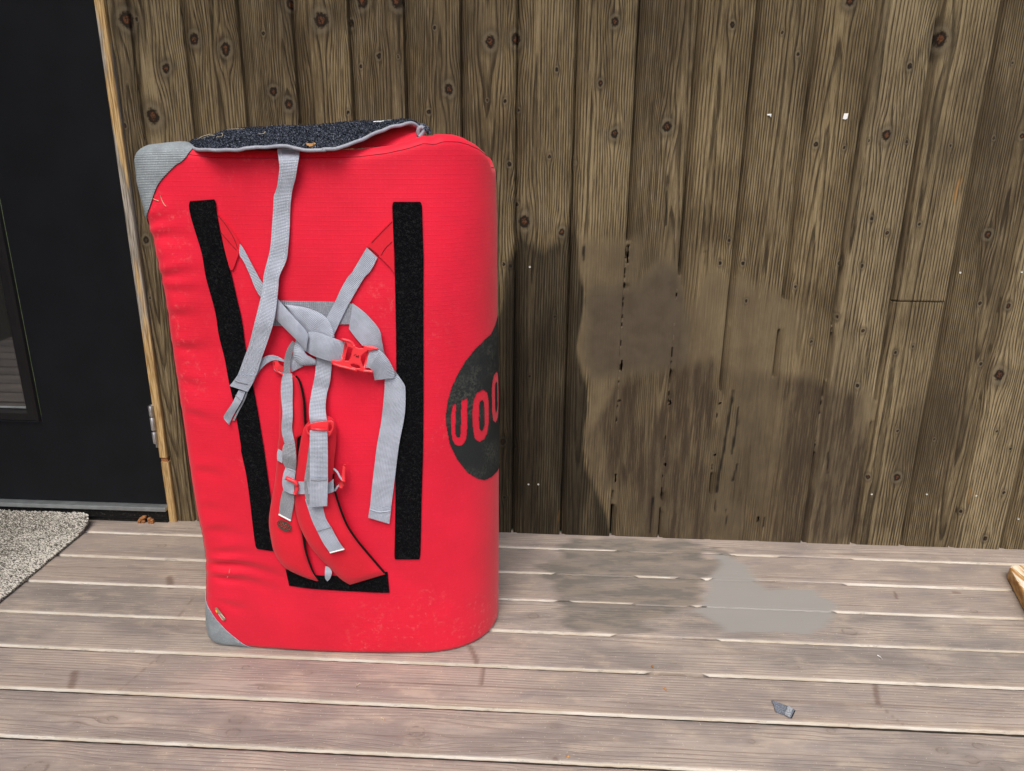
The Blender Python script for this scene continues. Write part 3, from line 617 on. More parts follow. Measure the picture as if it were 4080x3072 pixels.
CRS = [(545,885,150,-.02,1.0),(555,935,190,.06,1.0),(570,1040,120,0,.6),(590,1085,200,.05,1.1),(612,1135,230,.14,.6),(640,1240,150,.03,.8),(668,1375,170,-.02,.9),(700,1520,130,.05,.7),(722,1650,150,.04,.6),(757,1880,150,.05,.6),(780,2020,120,.1,.5),(800,2110,160,.05,.7),(822,2235,330,.10,1.5),(830,2285,260,.16,1.3),(840,2190,200,.08,.8),(860,2380,150,.3,.7)]
crs = [(onY(x, y, YF), L*.00048, s, k) for (x, y, L, s, k) in CRS]
def wr(x, z):
    d = np.zeros(np.shape(x))
    for (p, L, s, k) in crs:
        dx = x-p[0]; L = L*1.25; t = dx/L; zc = p[2]-s*dx-.006*np.sin(dx*30+p[2]*9); dz = (z-zc)
        fall = np.where(t > 0, np.exp(-t*t*2.2), np.exp(-(dx/.03)**2)); sg = .010+.012*np.clip(t, 0, 1)
        d = d + k*fall*.0066*(.10+.80*sstep(.0, .05, dx))*(np.exp(-((dz-sg)/sg)**2)*1.0-np.exp(-(dz/(sg*.8))**2)*1.3)
    d = d + .0030*(fbm(x*5, z*5, 91)-.5) + .0012*(fbm(x*17, z*22, 95)-.5)
    return d
def P(u, w, off=0.0):
    """pad surface: u = arc length round the pad (0 = front left corner), w = height along the surface; w<0 and w>top wrap under / over"""
    u = np.asarray(u, float); w = np.asarray(w, float)+0*u; u = u+0*w
    px = np.interp(u, U, PER[:, 0]); py = np.interp(u, U, PER[:, 1]); nx_ = np.interp(u, U, NRM[:, 0]); ny_ = np.interp(u, U, NRM[:, 1])
    ln_ = np.hypot(nx_, ny_)+1e-9; nx_, ny_ = nx_/ln_, ny_/ln_
    xg = -.775+px/W0*.66
    zT = np.interp(xg, tt[:, 0], tt[:, 2]); back = sstep(b_e*1.0, b_e*2, py); zT = zT - .005*sstep(.0, b_e, py)*sstep(W0-a_e, W0, px)
    zT = zT*(1-back)+(1.06)*back
    q = math.pi/2; wb = RB*q; L = zT-RTp-RB
    tb = np.clip(w/wb, 0, 1)*q; tp = np.clip((w-wb-L)/(RTp*q), 0, 1)*q
    mid = np.clip(w-wb, 0, L)
    ins = RB*(1-np.sin(tb))+np.clip(-w, 0, 1) + RTp*(1-np.cos(tp)) + np.clip(w-wb-L-RTp*q, 0, 1)
    z = RB*(1-np.cos(tb)) + mid + RTp*np.sin(tp)
    nz = -np.cos(tb)*(w < wb) + np.sin(tp); nh = np.sqrt(np.clip(1-nz*nz, 0, 1))
    xl, xr = xLf(z), xRf(z)
    X_ = xl+(px/W0)*(xr-xl); Y_ = YF+py
    mask = sstep(.03, .0, py)
    Y_ = Y_ - .013*np.sin(np.clip(px/(W0-.12), 0, 1)*math.pi)*mask - .010*np.sin(np.clip(z/1.09, 0, 1)*math.pi)*mask*np.sin(np.clip(px/W0, 0, 1)*math.pi)
    dd = wr(X_, z)*(sstep(.09, .0, py))*sstep(0, .02, w+.004) + off
    bul = .004*np.sin(np.clip(z/1.09, 0, 1)*math.pi)*sstep(.02, .2, py)
    X_ = X_ + nx_*nh*(dd-ins*1.0/np.maximum(nh, 1)*1.0) - nx_*(1-nh)*ins + nx_*bul
    Y_ = Y_ + ny_*nh*(dd-ins) - ny_*(1-nh)*ins
    return np.stack([X_, Y_, z+nz*off], -1)
def wtop(u):
    px = np.interp(u, U, PER[:, 0]); return np.interp(-.775+px/W0*.66, tt[:, 0], tt[:, 2])-RTp-RB+(RTp+RB)*math.pi/2
vv = np.r_[-.03, -.012, np.linspace(0, .0188, 4), np.linspace(.025, 1.0, 185)]
rowsW = []
G = []
frac = np.r_[np.linspace(0, 1, 190)]
for wv in [-.045, -.02, -.008]: G.append(P(U, np.full(len(U), wv)))
WT = wtop(U)
for fq in frac: G.append(P(U, WT*fq if False else fq*WT))
for e_ in [.006, .014, .03]: G.append(P(U, WT+e_))
G = np.array(G); nr, nc = G.shape[:2]
Fg = gridf(nr, nc)[:, ::-1]; faces = [tuple(int(k) for k in q) for q in Fg]
faces.append(tuple(range(nc))); faces.append(tuple(reversed(range((nr-1)*nc, nr*nc))))
lastc = [(i*nc, (i+1)*nc, (i+1)*nc+nc-1, i*nc+nc-1) for i in range(nr-1)]; faces += lastc
body = build('foam_body', G.reshape(-1, 3), faces, MAT['red'], PAD)
bv = BVHTree.FromPolygons([Vector(p) for p in G.reshape(-1, 3)], [tuple(int(k) for k in q) for q in Fg])
def hit(x, y, off=0.0):
    v = ray(x, y); d = Vector(v); r = bv.ray_cast(Vector(CAM), d.normalized())
    if r[0] is None:
        p = onY(x, y, YF)
    else: p = np.array(r[0])
    return p - v/v[1]*off
def bodyUW(x, y):
    p = hit(x, y); k = None
    # invert by nearest grid vertex then bilinear refinement on u
    z = p[2]; base = P(U, np.full(len(U), z+.006)); d = np.hypot(base[:, 0]-p[0], base[:, 1]-p[1]); k = int(np.argmin(d)); ks = [max(k-1, 0), min(k+1, len(U)-1)]
    j = ks[0] if d[ks[0]] < d[ks[1]] else ks[1]; a_, b_ = base[k, :2], base[j, :2]; t = np.clip(np.dot(p[:2]-a_, b_-a_)/(np.dot(b_-a_, b_-a_)+1e-12), 0, 1)
    return (U[k]*(1-t)+U[j]*t, z+.0068)

def surf_patch(name, poly, mat, off, parent, res=.0016, holes=(), th=.0):
    """a flat printed or sewn shape laid on the pad surface, given by its outline in (u, w)"""
    poly = np.array(poly); u0, w0 = poly.min(0); u1, w1 = poly.max(0)
    us = np.arange(u0, u1+res, res); ws = np.arange(w0, w1+res, res); UU, WW = np.meshgrid(us, ws)
    pts = P(UU, WW, off); cu, cw = UU[:-1, :-1]+res/2, WW[:-1, :-1]+res/2
    m_ = inpoly(cu, cw, poly)
    for h, sgn in holes:
        q = inpoly(cu, cw, np.array(h)); m_ = (m_ & ~q) if sgn < 0 else (m_ | q)
    Fq = gridf(*UU.shape)[m_.ravel()]; us_, inv = np.unique(Fq, return_inverse=True)
    return build(name, pts.reshape(-1, 3)[us_], inv.reshape(-1, 4).copy(), mat, parent, uv=np.stack([UU.ravel(), WW.ravel()], -1)[us_])

# corner patches
def corner(name, top, label):
    n1, n2 = 40, 30; v = []; uvs = []
    if top: cur = crom([(-.085, -.075), (-.03, .116), (.004, .118), (.040, .066), (.064, .040), (.088, .020), (.105, .008), (.128, -.045)], n1)
    else: cur = crom([(-.06, -.03), (-.045, .125), (.002, .108), (.030, .073), (.058, .042), (.086, .012), (.104, -.03)], n1)
    cn = np.array([-.095, -.09]) if top else np.array([-.065, -.035])
    wt = wtop(np.array([0.0]))[0]
    for i in range(n2):
        q = i/(n2-1); p = cn*(1-q)+cur*q
        ww = (wt-RTp*1.0-p[:, 1]) if top else p[:, 1]+.004
        lift = .0022 if i < n2-1 else .0004
        v.append(P(p[:, 0], ww, lift)); uvs.append(np.c_[p[:, 0], ww])
    o = build(name, np.vstack(v), gridf(n2, n1), MAT['patch'], PAD, uv=np.vstack(uvs)); o['label'] = label
    # sewn edge
    e = P(cur[:, 0], (wt-RTp-cur[:, 1]) if top else cur[:, 1]+.004, .0015)
    MB().tube([tuple(q) for q in e], .0006, 6).build('seam', MAT['black'] if top else MAT['web'], o, True)
    return o
corner('corner_patch', True, 'grey corner patch at the upper left of the pad')
cb = corner('corner_patch', False, 'grey corner patch at the lower left of the pad')

# velcro
def edges_to_uw(pts): return [bodyUW(*p) for p in pts]
def lay(name, L, R, mat, th=.0022, off=.0, parent=PAD, n=60, m=7, corner_r=0.0):
    """ribbon lying on the pad"""
    return ribbon(name, L, R, [off]*2, mat, th, parent, n, m)
def ribbon(name, L, R, off, mat, th=.0016, parent=PAD, n=48, m=5, offR=None, dome=0.0, wave=0.0, seed=0):
    Lp, Rp = crom(L, n), crom(R, n); o1 = np.interp(np.linspace(0, 1, n), np.linspace(0, 1, len(off)), off)
    o2 = o1 if offR is None else np.interp(np.linspace(0, 1, n), np.linspace(0, 1, len(offR)), offR)
    fr = np.zeros((n, m, 3)); bk = np.zeros((n, m, 3)); uv = np.zeros((n, m, 2))
    for i in range(n):
        for j in range(m):
            t = j/(m-1); q = Lp[i]*(1-t)+Rp[i]*t; oo = o1[i]*(1-t)+o2[i]*t + dome*(1-abs(2*t-1)**3) + (wave*(vn(np.array([i/n*9+seed]), np.array([seed*1.7]), 5)[0]-.5) if wave else 0)
            ed = 0
            fr[i, j] = hit(q[0], q[1], oo+th-ed); bk[i, j] = hit(q[0], q[1], oo)
    # light smoothing along the strip removes raycast steps
    for A_ in (fr, bk):
        for _ in range(2): A_[1:-1] = (A_[:-2]+2*A_[1:-1]+A_[2:])/4
    ls = np.r_[0, np.cumsum(np.linalg.norm(np.diff(fr[:, m//2], axis=0), axis=1))]
    for i in range(n):
        wdt = np.linalg.norm(fr[i, -1]-fr[i, 0]); uv[i, :, 0] = np.linspace(0, wdt, m); uv[i, :, 1] = ls[i]
    V = np.vstack([fr.reshape(-1, 3), bk.reshape(-1, 3)]); V = np.vstack([V, V]); b = n*m; c = 2*n*m
    f = [tuple(int(k) for k in q) for q in gridf(n, m)[:, ::-1]]+[tuple(int(k)+b for k in q) for q in gridf(n, m)]
    for i in range(n-1):
        f += [(c+i*m, c+b+i*m, c+b+(i+1)*m, c+(i+1)*m), (c+i*m+m-1, c+(i+1)*m+m-1, c+b+(i+1)*m+m-1, c+b+i*m+m-1)]
    for j in range(m-1):
        f += [(c+j, c+j+1, c+b+j+1, c+b+j), (c+(n-1)*m+j, c+b+(n-1)*m+j, c+b+(n-1)*m+j+1, c+(n-1)*m+j+1)]
    return build(name, V, [tuple(q) for q in f], mat, parent, uv=np.vstack([uv.reshape(-1, 2)]*4))
def stitch(pts, off, parent, mat=None, r=.0006):
    P_ = crom(pts, 30); MB().tube([tuple(hit(q[0], q[1], off)) for q in P_], r, 5).build('stitching', mat or MAT['web'], parent, True)

def edge_stitch(o, n, m, cols, mat, r_=.00055, on=2, per=3, lift=.0003):
    V_ = [v.co + org(o) for v in o.data.vertices[:n*m]]; mb = MB()
    for c in cols:
        for i in range(2, n-3, per): mb.tube([V_[k*m+c]+Vector((0, -lift, 0)) for k in range(i, min(i+on, n-1)+1)][:on+1], r_, 4)
    mb.build('edge_stitching', mat, o, True)
MAT['thread'] = mat_flat('pale_thread', (.60, .63, .70), .7, var=.05)
vL = M_(C1, [(850,955),(838,975),(850,1080),(900,1250),(960,1450)])+M_(C3, [(45,0),(85,150),(140,360),(170,560),(225,780),(265,1000),(320,1250),(385,1640)])+M_(C4, [(130,200),(180,430),(215,680),(240,900),(262,1060),(275,1082)])
vR = M_(C1, [(1080,938),(1095,960),(1110,1100),(1160,1350),(1200,1500)])+M_(C3, [(295,0),(340,200),(390,420),(425,680),(480,960),(530,1220),(600,1640)])+M_(C4, [(345,250),(370,430),(400,650),(415,880),(432,1080),(430,1105)])
velcro_l = ribbon('velcro_strip', vL, vR, [.0, .0], MAT['velcro'], .003, PAD, 150, 7)
vL = M_(C2, [(875,962),(863,980),(870,1200),(885,1450)])+M_(C3, [(1840,0),(1850,500),(1853,900),(1855,1300)])+[(1577,1800),(1575,2000),(1573,2150),(1571,2222),(1574,2229)]
vR = M_(C2, [(1130,962),(1145,985),(1155,1300),(1162,1500)])+M_(C3, [(2112,0),(2112,500),(2113,900),(2112,1300)])+[(1686,1800),(1680,2000),(1677,2150),(1674,2222),(1670,2229)]
ribbon('velcro_strip', vL, vR, [.0, .0], MAT['velcro'], .003, PAD, 140, 7)
ribbon('velcro_strip', M_(C4, [(528,1262),(700,1300),(850,1318),(1100,1318),(1300,1296),(1430,1284)]), M_(C4, [(560,1408),(750,1434),(1000,1452),(1200,1462),(1350,1470),(1448,1470)]), [.0, .0], MAT['velcro'], .003, PAD, 60, 7)['label'] = 'short horizontal black velcro strip below the shoulder straps'

# printed emblem on the fold
U1 = [(265,800),(248,900),(248,1080),(262,1160),(290,1205),(325,1220),(370,1205),(400,1150),(410,1080),(412,730),(350,760),(345,1080),(338,1125),(318,1137),(297,1120),(290,1060),(298,785)]
O1 = [(463,880),(468,800),(480,740),(510,675),(575,645),(615,675),(630,760),(632,980),(615,1090),(580,1155),(535,1178),(490,1150),(470,1060)]
O1i = [(532,820),(540,770),(565,750),(582,775),(588,1000),(575,1050),(555,1070),(535,1040),(532,950)]
uU, uO, uOi = [edges_to_uw(M_(C7, q)) for q in (U1, O1, O1i)]
uO, uOi = np.array(uO), np.array(uOi)
c3 = np.array(bodyUW(*C7(661, 850))); shift = np.array([c3[0]-uO[:, 0].min(), .050*.45])
sc2 = np.array([1.0, 1.0])
uO2 = uO+shift; uO2i = uOi+shift
ext = [(1777,1690),(1776,1650),(1783,1600),(1800,1540),(1824,1488),(1852,1440),(1890,1392),(1930,1352),(1955,1330)]
exb = [(1955,1900),(1930,1912),(1900,1906),(1862,1882),(1822,1832),(1792,1770)]
eu, el = np.array(edges_to_uw(ext)), np.array(edges_to_uw(exb))
ctr = np.array([eu[-1][0]+.055, (eu[-1][1]+el[0][1])/2+.02])
rest = [(2*ctr[0]-q[0], 2*ctr[1]-q[1]) for q in list(eu[2:])+list(el[:0])]
full = list(eu)+[(ctr[0]-.01, eu[-1][1]+.025), (ctr[0]+.04, eu[-1][1]+.022)]+[(2*ctr[0]-q[0]+.03, 2*ctr[1]-q[1]) for q in list(el)[2:]]+[(2*ctr[0]-q[0]+.03, 2*ctr[1]-q[1]) for q in list(eu)[:-1]]+[(ctr[0]-.01, el[0][1]-.002)]+list(el)
mw = uO2.max(0)[0]+.012; mz0, mz1 = uO2[:, 1].min()+.014, uO2[:, 1].max()+.01; s_ = .015
Wl = [(mw, mz0+.02), (mw+.006, mz0+.004), (mw+.02, mz0), (mw+.085, mz0), (mw+.1, mz0+.004), (mw+.105, mz0+.02), (mw+.105, mz1), (mw+.105-s_, mz1), (mw+.105-s_, mz0+.018), (mw+.06, mz0+.018), (mw+.06, mz1), (mw+.06-s_, mz1), (mw+.06-s_, mz0+.018), (mw+s_, mz0+.018), (mw+s_, mz1), (mw, mz1)]
surf_patch('printed_emblem', full, MAT['print'], .0012, PAD, .0015, [(uU, -1), (uO, -1), (uOi, 1), (uO2, -1), (uO2i, 1), (Wl, -1)])

# top seam of the pad
us_ = np.linspace(.02, W0+.10, 90); MB().tube([tuple(q) for q in P(us_, wtop(us_)-.026, .0002)], .0005, 5).build('seam', mat_flat('seam_thread', (.22, .005, .01), .8), PAD, True)
us2 = np.linspace(.06, 1.02, 90); MB().tube([tuple(q) for q in P(np.full(90, -.004), us2, .0002)], .0005, 5).build('seam', bpy.data.materials['seam_thread'], PAD, True)

# ---------------------------------------------------------------- the flap on top
FE = M_(C1, [(852,402),(885,432),(960,447),(1130,449),(1300,447),(1500,432),(1700,415),(1850,432),(1960,452),(2142,446)])+M_(C2, [(200,447),(330,432),(520,376),(700,292),(850,240),(1000,198),(1062,200),(1112,240)])
BE = M_(C1, [(856,395),(890,368),(970,345),(1060,326),(1150,290),(1280,268),(1400,255),(1600,246),(1850,238),(2142,235)])+M_(C2, [(200,222),(330,212),(520,200),(700,192),(850,186),(1000,186),(1060,196),(1112,236)])
n = 120; fe, be = crom(FE, n), crom(BE, n); tq = np.linspace(0, 1, n)
yf = np.interp(tq, [0, .04, .1, .62, .85, 1], [YF+.03, YF-.01, YF-.042, YF-.040, YF+.02, YF+.07]); yb_ = np.interp(tq, [0, .1, .3, .8, 1], [YF+.06, YF+.16, YF+.26, YF+.20, YF+.075])
mfl = 26; top_ = np.zeros((n, mfl, 3))
for i in range(n):
    a_, b_ = onY(*fe[i], yf[i]), onY(*be[i], yb_[i])
    for j in range(mfl):
        t = j/(mfl-1); p = a_*(1-t)+b_*t; p[2] += .010*math.sin(t*math.pi)*math.sin(tq[i]*math.pi)*.3 + .0030*(vn(np.array([i*.21]), np.array([j*.4]), 3)[0]-.5); top_[i, j] = p
bot_ = top_-np.array([0, -.001, .004]); V = np.vstack([top_.reshape(-1, 3), bot_.reshape(-1, 3)]); b = n*mfl
# back edge rolls down onto the pad top
flapf = [tuple(int(k) for k in q) for q in gridf(n, mfl)[:, ::-1]]; botf = [tuple(int(k)+b for k in q) for q in gridf(n, mfl)]
sd = []
for i in range(n-1): sd += [(i*mfl, b+i*mfl, b+(i+1)*mfl, (i+1)*mfl), (i*mfl+mfl-1, (i+1)*mfl+mfl-1, b+(i+1)*mfl+mfl-1, b+i*mfl+mfl-1)]
for j in range(mfl-1): sd += [(j, j+1, b+j+1, b+j), ((n-1)*mfl+j, b+(n-1)*mfl+j, b+(n-1)*mfl+j+1, (n-1)*mfl+j+1)]
FL = build('carpet_flap', V, flapf+botf+sd, None, PAD, mats=[MAT['carpet'], MAT['red']], mi=[0]*len(flapf)+[1]*len(botf)+[0]*len(sd))
# nap of the carpet
rg = np.random.RandomState(9); N = 26000; ii = rg.uniform(0, n-1.001, N); jj = rg.uniform(0, mfl-1.001, N); i_ = ii.astype(int); j_ = jj.astype(int); fi = (ii-i_)[:, None]; fj = (jj-j_)[:, None]
q = top_[i_, j_]*(1-fi)*(1-fj)+top_[i_+1, j_]*fi*(1-fj)+top_[i_, j_+1]*(1-fi)*fj+top_[i_+1, j_+1]*fi*fj
an = rg.uniform(0, 2*math.pi, N); dv = np.stack([np.cos(an), np.sin(an), 0*an], -1)*.0011; up = np.stack([rg.uniform(-.0016, .0016, N), rg.uniform(-.0022, .001, N), rg.uniform(.0008, .0022, N)], -1)
V = np.stack([q-dv, q+dv, q+dv*.5+up, q-dv*.5+up], 1).reshape(-1, 3); ib = np.arange(N)[:, None]*4
a = NT('carpet_nap', .95, .05); a.col(a.mix(a.rng(a.attr('tone'), .2, .95), (.020, .024, .036), (.21, .235, .30))); MAT['nap'] = a.m
build('nap', V, ib+[0, 1, 2, 3], MAT['nap'], FL, False, attrs=dict(tone=np.repeat(rg.rand(N)**1.6, 4)))
pp = np.vstack([top_[:, 0]+np.array([0, -.002, -.0035])]); pr_ = [.0032]*n
MB().tube([tuple(q) for q in pp], pr_, 10).build('piping', MAT['piping'], FL, True)
# turned-up end of the fold under the flap
def poly3(name, px, Y, mat, parent, th=.004):
    f = [onY(x, y, Y) for x, y in px]; bk = [onY(x, y, Y)+np.array([0, th, 0]) for x, y in px]; n_ = len(px)
    return build(name, f+bk, [tuple(range(n_)), tuple(reversed(range(n_, 2*n_)))]+[(i, i+n_, (i+1) % n_+n_, (i+1) % n_) for i in range(n_)], mat, parent, False)
def lens(name, top, bot, Y0, Y1, mat, parent, n=24, m=10, th=.004, bulge=.01):
    T, B = crom(top, n), crom(bot, n); v = []
    for i in range(n):
        for j in range(m):
            t = j/(m-1); q = T[i]*(1-t)+B[i]*t; v.append(onY(q[0], q[1], (Y0 if np.isscalar(Y0) else np.interp(i/(n-1), [0, 1], Y0))*(1-t)+Y1*t-bulge*math.sin(t*math.pi)))
    v = np.array(v); v2 = v+np.array([0, th, 0]); b = n*m
    f = [tuple(int(k) for k in q) for q in gridf(n, m)]+[tuple(int(k)+b for k in q) for q in gridf(n, m)[:, ::-1]]
    for i in range(n-1): f += [(i*m, (i+1)*m, b+(i+1)*m, b+i*m), (i*m+m-1, b+i*m+m-1, b+(i+1)*m+m-1, (i+1)*m+m-1)]
    for j in range(m-1): f += [(j, b+j, b+j+1, j+1), ((n-1)*m+j, (n-1)*m+j+1, b+(n-1)*m+j+1, b+(n-1)*m+j)]
    return build(name, v, f[:len(gridf(n, m))], mat, parent) if th == 0 else build(name, np.vstack([v, v2]), f, mat, parent)
lens('flap_base', M_(C2, [(300,432),(420,398),(600,340),(720,296),(860,250),(1000,238),(1112,246)]), M_(C2, [(300,470),(420,462),(600,450),(720,435),(860,425),(1000,412),(1112,396)]), YF+.10, YF+.035, MAT['red'], PAD)
MB().tube([tuple(onY(*C2(*q), YF+.05)) for q in [(1108,352),(1106,310),(1116,268),(1140,252),(1160,262),(1168,290),(1150,318),(1122,345)]], .0042, 8).build('piping', MAT['piping'], FL, True)
MB().tube([tuple(onY(*C2(*q), YF+.075)) for q in [(1060,204),(1112,238),(1160,250),(1190,272),(1215,300),(1222,322)]], [.004, .005, .006, .006, .005, .003], 8).build('flap_corner', MAT['carpet'], FL, True)

# ---------------------------------------------------------------- sewn tabs, patch
def tab(name, L, R, mat, off=.0008, th=.002, lab=None, n=24):
    o = ribbon(name, L, R, [off, off], mat, th, PAD, n, 9)
    if lab: o['label'] = lab
    return o
t1 = tab('strap_anchor', M_(C1, [(1108,1062),(1180,1140),(1260,1240),(1322,1345),(1326,1370)]), M_(C1, [(1140,1230),(1170,1380),(1205,1520),(1245,1620),(1312,1455)]), MAT['redpad'], .001, .004)
stitch(M_(C1, [(1118,1092),(1190,1180),(1262,1300),(1302,1400)]), .0055, t1, bpy.data.materials['seam_thread'], .0007); stitch(M_(C1, [(1140,1250),(1200,1320),(1290,1420)]), .0055, t1, bpy.data.materials['seam_thread'], .0007)
t2 = tab('strap_anchor', M_(C2, [(868,1128),(780,1215),(700,1300),(622,1385)]), M_(C2, [(884,1640),(840,1580),(790,1530),(738,1482)]), MAT['redpad'], .001, .003)
stitch(M_(C2, [(862,1150),(780,1232),(668,1350)]), .0045, t2, bpy.data.materials['seam_thread'], .0007); stitch(M_(C2, [(640,1392),(690,1430),(735,1470)]), .0045, t2, bpy.data.materials['seam_thread'], .0009); stitch(M_(C2, [(756,1470),(800,1400),(862,1340)]), .0045, t2, bpy.data.materials['seam_thread'], .0007)
tab('webbing_patch', M_(C3, [(690,230),(900,236),(1150,240),(1300,246),(1440,262)]), M_(C3, [(680,470),(900,478),(1100,466),(1300,458),(1416,458)]), mat_web('patch_webbing', (.25, .27, .32), .004), .0008, .0026, 'dark grey webbing patch sewn behind the knot')

# ---------------------------------------------------------------- straps
R = ribbon
S1L = M_(C1, [(1675,455),(1690,560),(1697,650),(1672,830),(1645,900),(1640,1010),(1630,1150),(1610,1400),(1572,1560)])+M_(C3, [(595,0),(585,120),(555,260),(510,440),(460,640),(420,750),(340,960),(275,1035)])
S1R = M_(C1, [(1895,458),(1880,560),(1864,650),(1850,740),(1822,840),(1802,1000),(1795,1200),(1780,1400),(1762,1520)])+M_(C3, [(745,0),(735,110),(715,300),(690,440),(640,600),(580,770),(530,930),(440,1095)])
s1 = R('closure_strap', S1L, S1R, [.026, .022, .010, .006, .007, .010, .015, .022, .026, .018, .010, .008], MAT['web'], .0018, n=130, m=7, wave=.003)
edge_stitch(s1, 130, 7, (1, 5), MAT['thread'], .0006, 1, 2)
s1['label'] = 'longest grey strap hanging from the carpet flap'
# double layer of the hem and its fold line
R('hem', M_(C3, [(345,945),(300,1008),(272,1042)]), M_(C3, [(525,935),(490,1020),(444,1100)]), [.0115, .010], MAT['web'], .0022, s1, 16)
stitch(M_(C3, [(322,992),(380,1008),(445,1022)]), .0142, s1, MAT['webd'], .0012)
lp = R('pull_loop', M_(C3, [(358,1082),(300,1200),(240,1290),(216,1345),(268,1412)]), M_(C3, [(425,1095),(385,1190),(320,1300),(285,1370),(272,1414)]), [.006, .010, .012, .010], MAT['web'], .0018, n=40, offR=[.006, .008, .004, .004])
R('loop_back', M_(C3, [(430,1100),(395,1190),(350,1270),(300,1370)]), M_(C3, [(445,1105),(410,1195),(366,1275),(318,1372),]), [.003, .003], MAT['webd'], .0018, lp, 20)
stitch(M_(C3, [(330,1128),(362,1160),(392,1180)]), .0125, lp, MAT['webd'], .001)
# left lifter: from its red anchor, behind the closure strap, into the knot
R('webbing_strap', M_(C1, [(1322,1365),(1318,1462),(1360,1530)])+M_(C3, [(470,0),(500,80),(545,170),(600,240)]), M_(C1, [(1326,1362),(1360,1410),(1430,1540)])+M_(C3, [(545,0),(590,70),(660,160),(700,190)]), [.004, .006, .005, .004], MAT['web'], n=40)
# anchor strap on the right
R('webbing_strap', M_(C2, [(622,1395),(560,1500),(470,1650)])+M_(C3, [(1400,0),(1330,120),(1270,250),(1195,390),(1180,430)]), M_(C2, [(722,1490),(690,1560),(640,1640)])+M_(C3, [(1560,0),(1480,130),(1390,290),(1320,430),(1262,560)]), [.003, .005, .005, .006, .008], MAT['web'], n=50, wave=.002)
# right band leaving the knot towards the tail
R('webbing_strap', M_(C3, [(1404,500),(1480,600),(1560,680),(1650,700),(1720,760),(1790,870),(1835,960)]), M_(C3, [(1440,258),(1560,350),(1690,500),(1715,600),(1745,740),(1800,840),(1860,930)]), [.003, .005, .007, .006, .006], MAT['web'], n=50, offR=[.003, .004, .014, .016, .010])
tail = R('webbing_strap', M_(C3, [(1745,975),(1740,1100),(1715,1350),(1690,1500)])+M_(C4, [(1338,160),(1320,300),(1290,560),(1275,715),(1260,805)]), M_(C3, [(1838,895),(1920,1010),(1940,1070),(1935,1300)])+M_(C4, [(1538,130),(1520,250),(1490,500),(1462,715),(1445,858)]), [.006, .006, .005, .006, .008, .005], MAT['web'], n=90, offR=[.006, .012, .010, .008, .006, .004], wave=.002)
tail['label'] = 'long loose grey strap end hanging at the right of the knot'
R('hem', M_(C4, [(1276,712),(1266,760),(1260,806)]), M_(C4, [(1464,716),(1455,790),(1447,860)]), [.0066, .0062], MAT['web'], .002, tail, 10); stitch(M_(C4, [(1272,730),(1350,755),(1455,748)]), .0092, tail, MAT['web'], .0013)
# centre band dropping out of the knot
R('webbing_strap', M_(C3, [(1098,750),(1095,800),(1080,950),(1050,1100),(1028,1250),(1032,1360),(1052,1432),(1062,1442)]), M_(C3, [(1250,780),(1243,820),(1225,1000),(1195,1120),(1183,1250),(1196,1370),(1200,1430),(1196,1450)]), [.006, .007, .010, .007, .012, .016, .022, .016], MAT['web'], n=64, wave=.002)
# load-lifter loops left of the knot
R('webbing_strap', M_(C3, [(502,1004),(545,920),(590,860),(640,820),(700,797),(790,812)]), M_(C3, [(510,960),(548,870),(578,785),(650,750),(720,757),(800,800)]), [.004, .006, .008, .010], MAT['web'], n=36)
R('webbing_strap', M_(C3, [(845,780),(848,860),(862,910)]), M_(C3, [(875,730),(925,800),(970,856)]), [.004, .006, .004], MAT['web'], n=20)
R('webbing_strap', M_(C3, [(692,880),(720,912),(785,925)]), M_(C3, [(712,872),(745,884),(790,893)]), [.006, .006], MAT['web'], n=14)
rl = R('ladder_lock', M_(C3, [(686,812),(700,872),(780,905)]), M_(C3, [(728,792),(745,830),(790,862)]), [.006, .009, .006], MAT['plastic'], .003, n=20)
MB().tube([tuple(hit(*C3(*q), .011)) for q in [(690,815),(695,860),(730,905),(790,940)]], .0022, 8).build('ladder_rim', MAT['plastic'], rl, True)
# knot
R('knot_band', M_(C3, [(810,285),(880,400),(960,480),(1030,545),(1120,565),(1210,580)]), M_(C3, [(790,268),(1000,300),(1150,362),(1222,440),(1258,525),(1268,580)]), [.004, .008, .010, .012], MAT['web'], n=40, dome=.004, m=9)
R('knot_band', M_(C3, [(905,600),(882,690),(884,770),(940,838),(1000,848),(1092,842)]), M_(C3, [(1002,680),(985,715),(1010,750),(1040,765),(1060,778),(1088,790)]), [.010, .014, .012, .008], MAT['web'], n=40, dome=.0035, m=9)
R('knot_band', M_(C3, [(705,402),(800,500),(900,600),(960,660),(996,715)]), M_(C3, [(722,205),(820,320),(930,440),(1000,520),(1022,560)]), [.010, .020, .026, .020], MAT['web'], n=40, dome=.0035, m=9)
bb = R('knot_band', M_(C3, [(996,712),(1060,752),(1180,795),(1328,828)]), M_(C3, [(1018,528),(1100,530),(1220,572),(1366,628)]), [.010, .020, .024, .017], MAT['web'], n=44, dome=.0035, m=9)
# dark turned webbing hanging from the knot with a folded end
dl = R('webbing_strap', M_(C3, [(868,612),(820,690),(792,790),(788,940),(802,1110),(812,1265),(845,1305)]), M_(C3, [(915,650),(872,720),(848,820),(853,950),(872,1165),(880,1260),(880,1335)]), [.016, .020, .018, .014, .013, .014], mat_web('shaded_webbing', (.33, .35, .40), .003), n=60, offR=[.010, .012, .012, .012, .012, .012])
stitch(M_(C3, [(806,1112),(870,1170)]), .0172, dl, MAT['webd'], .001); stitch(M_(C3, [(812,1130),(816,1200),(820,1262)]), .017, dl, MAT['black'], .0016)

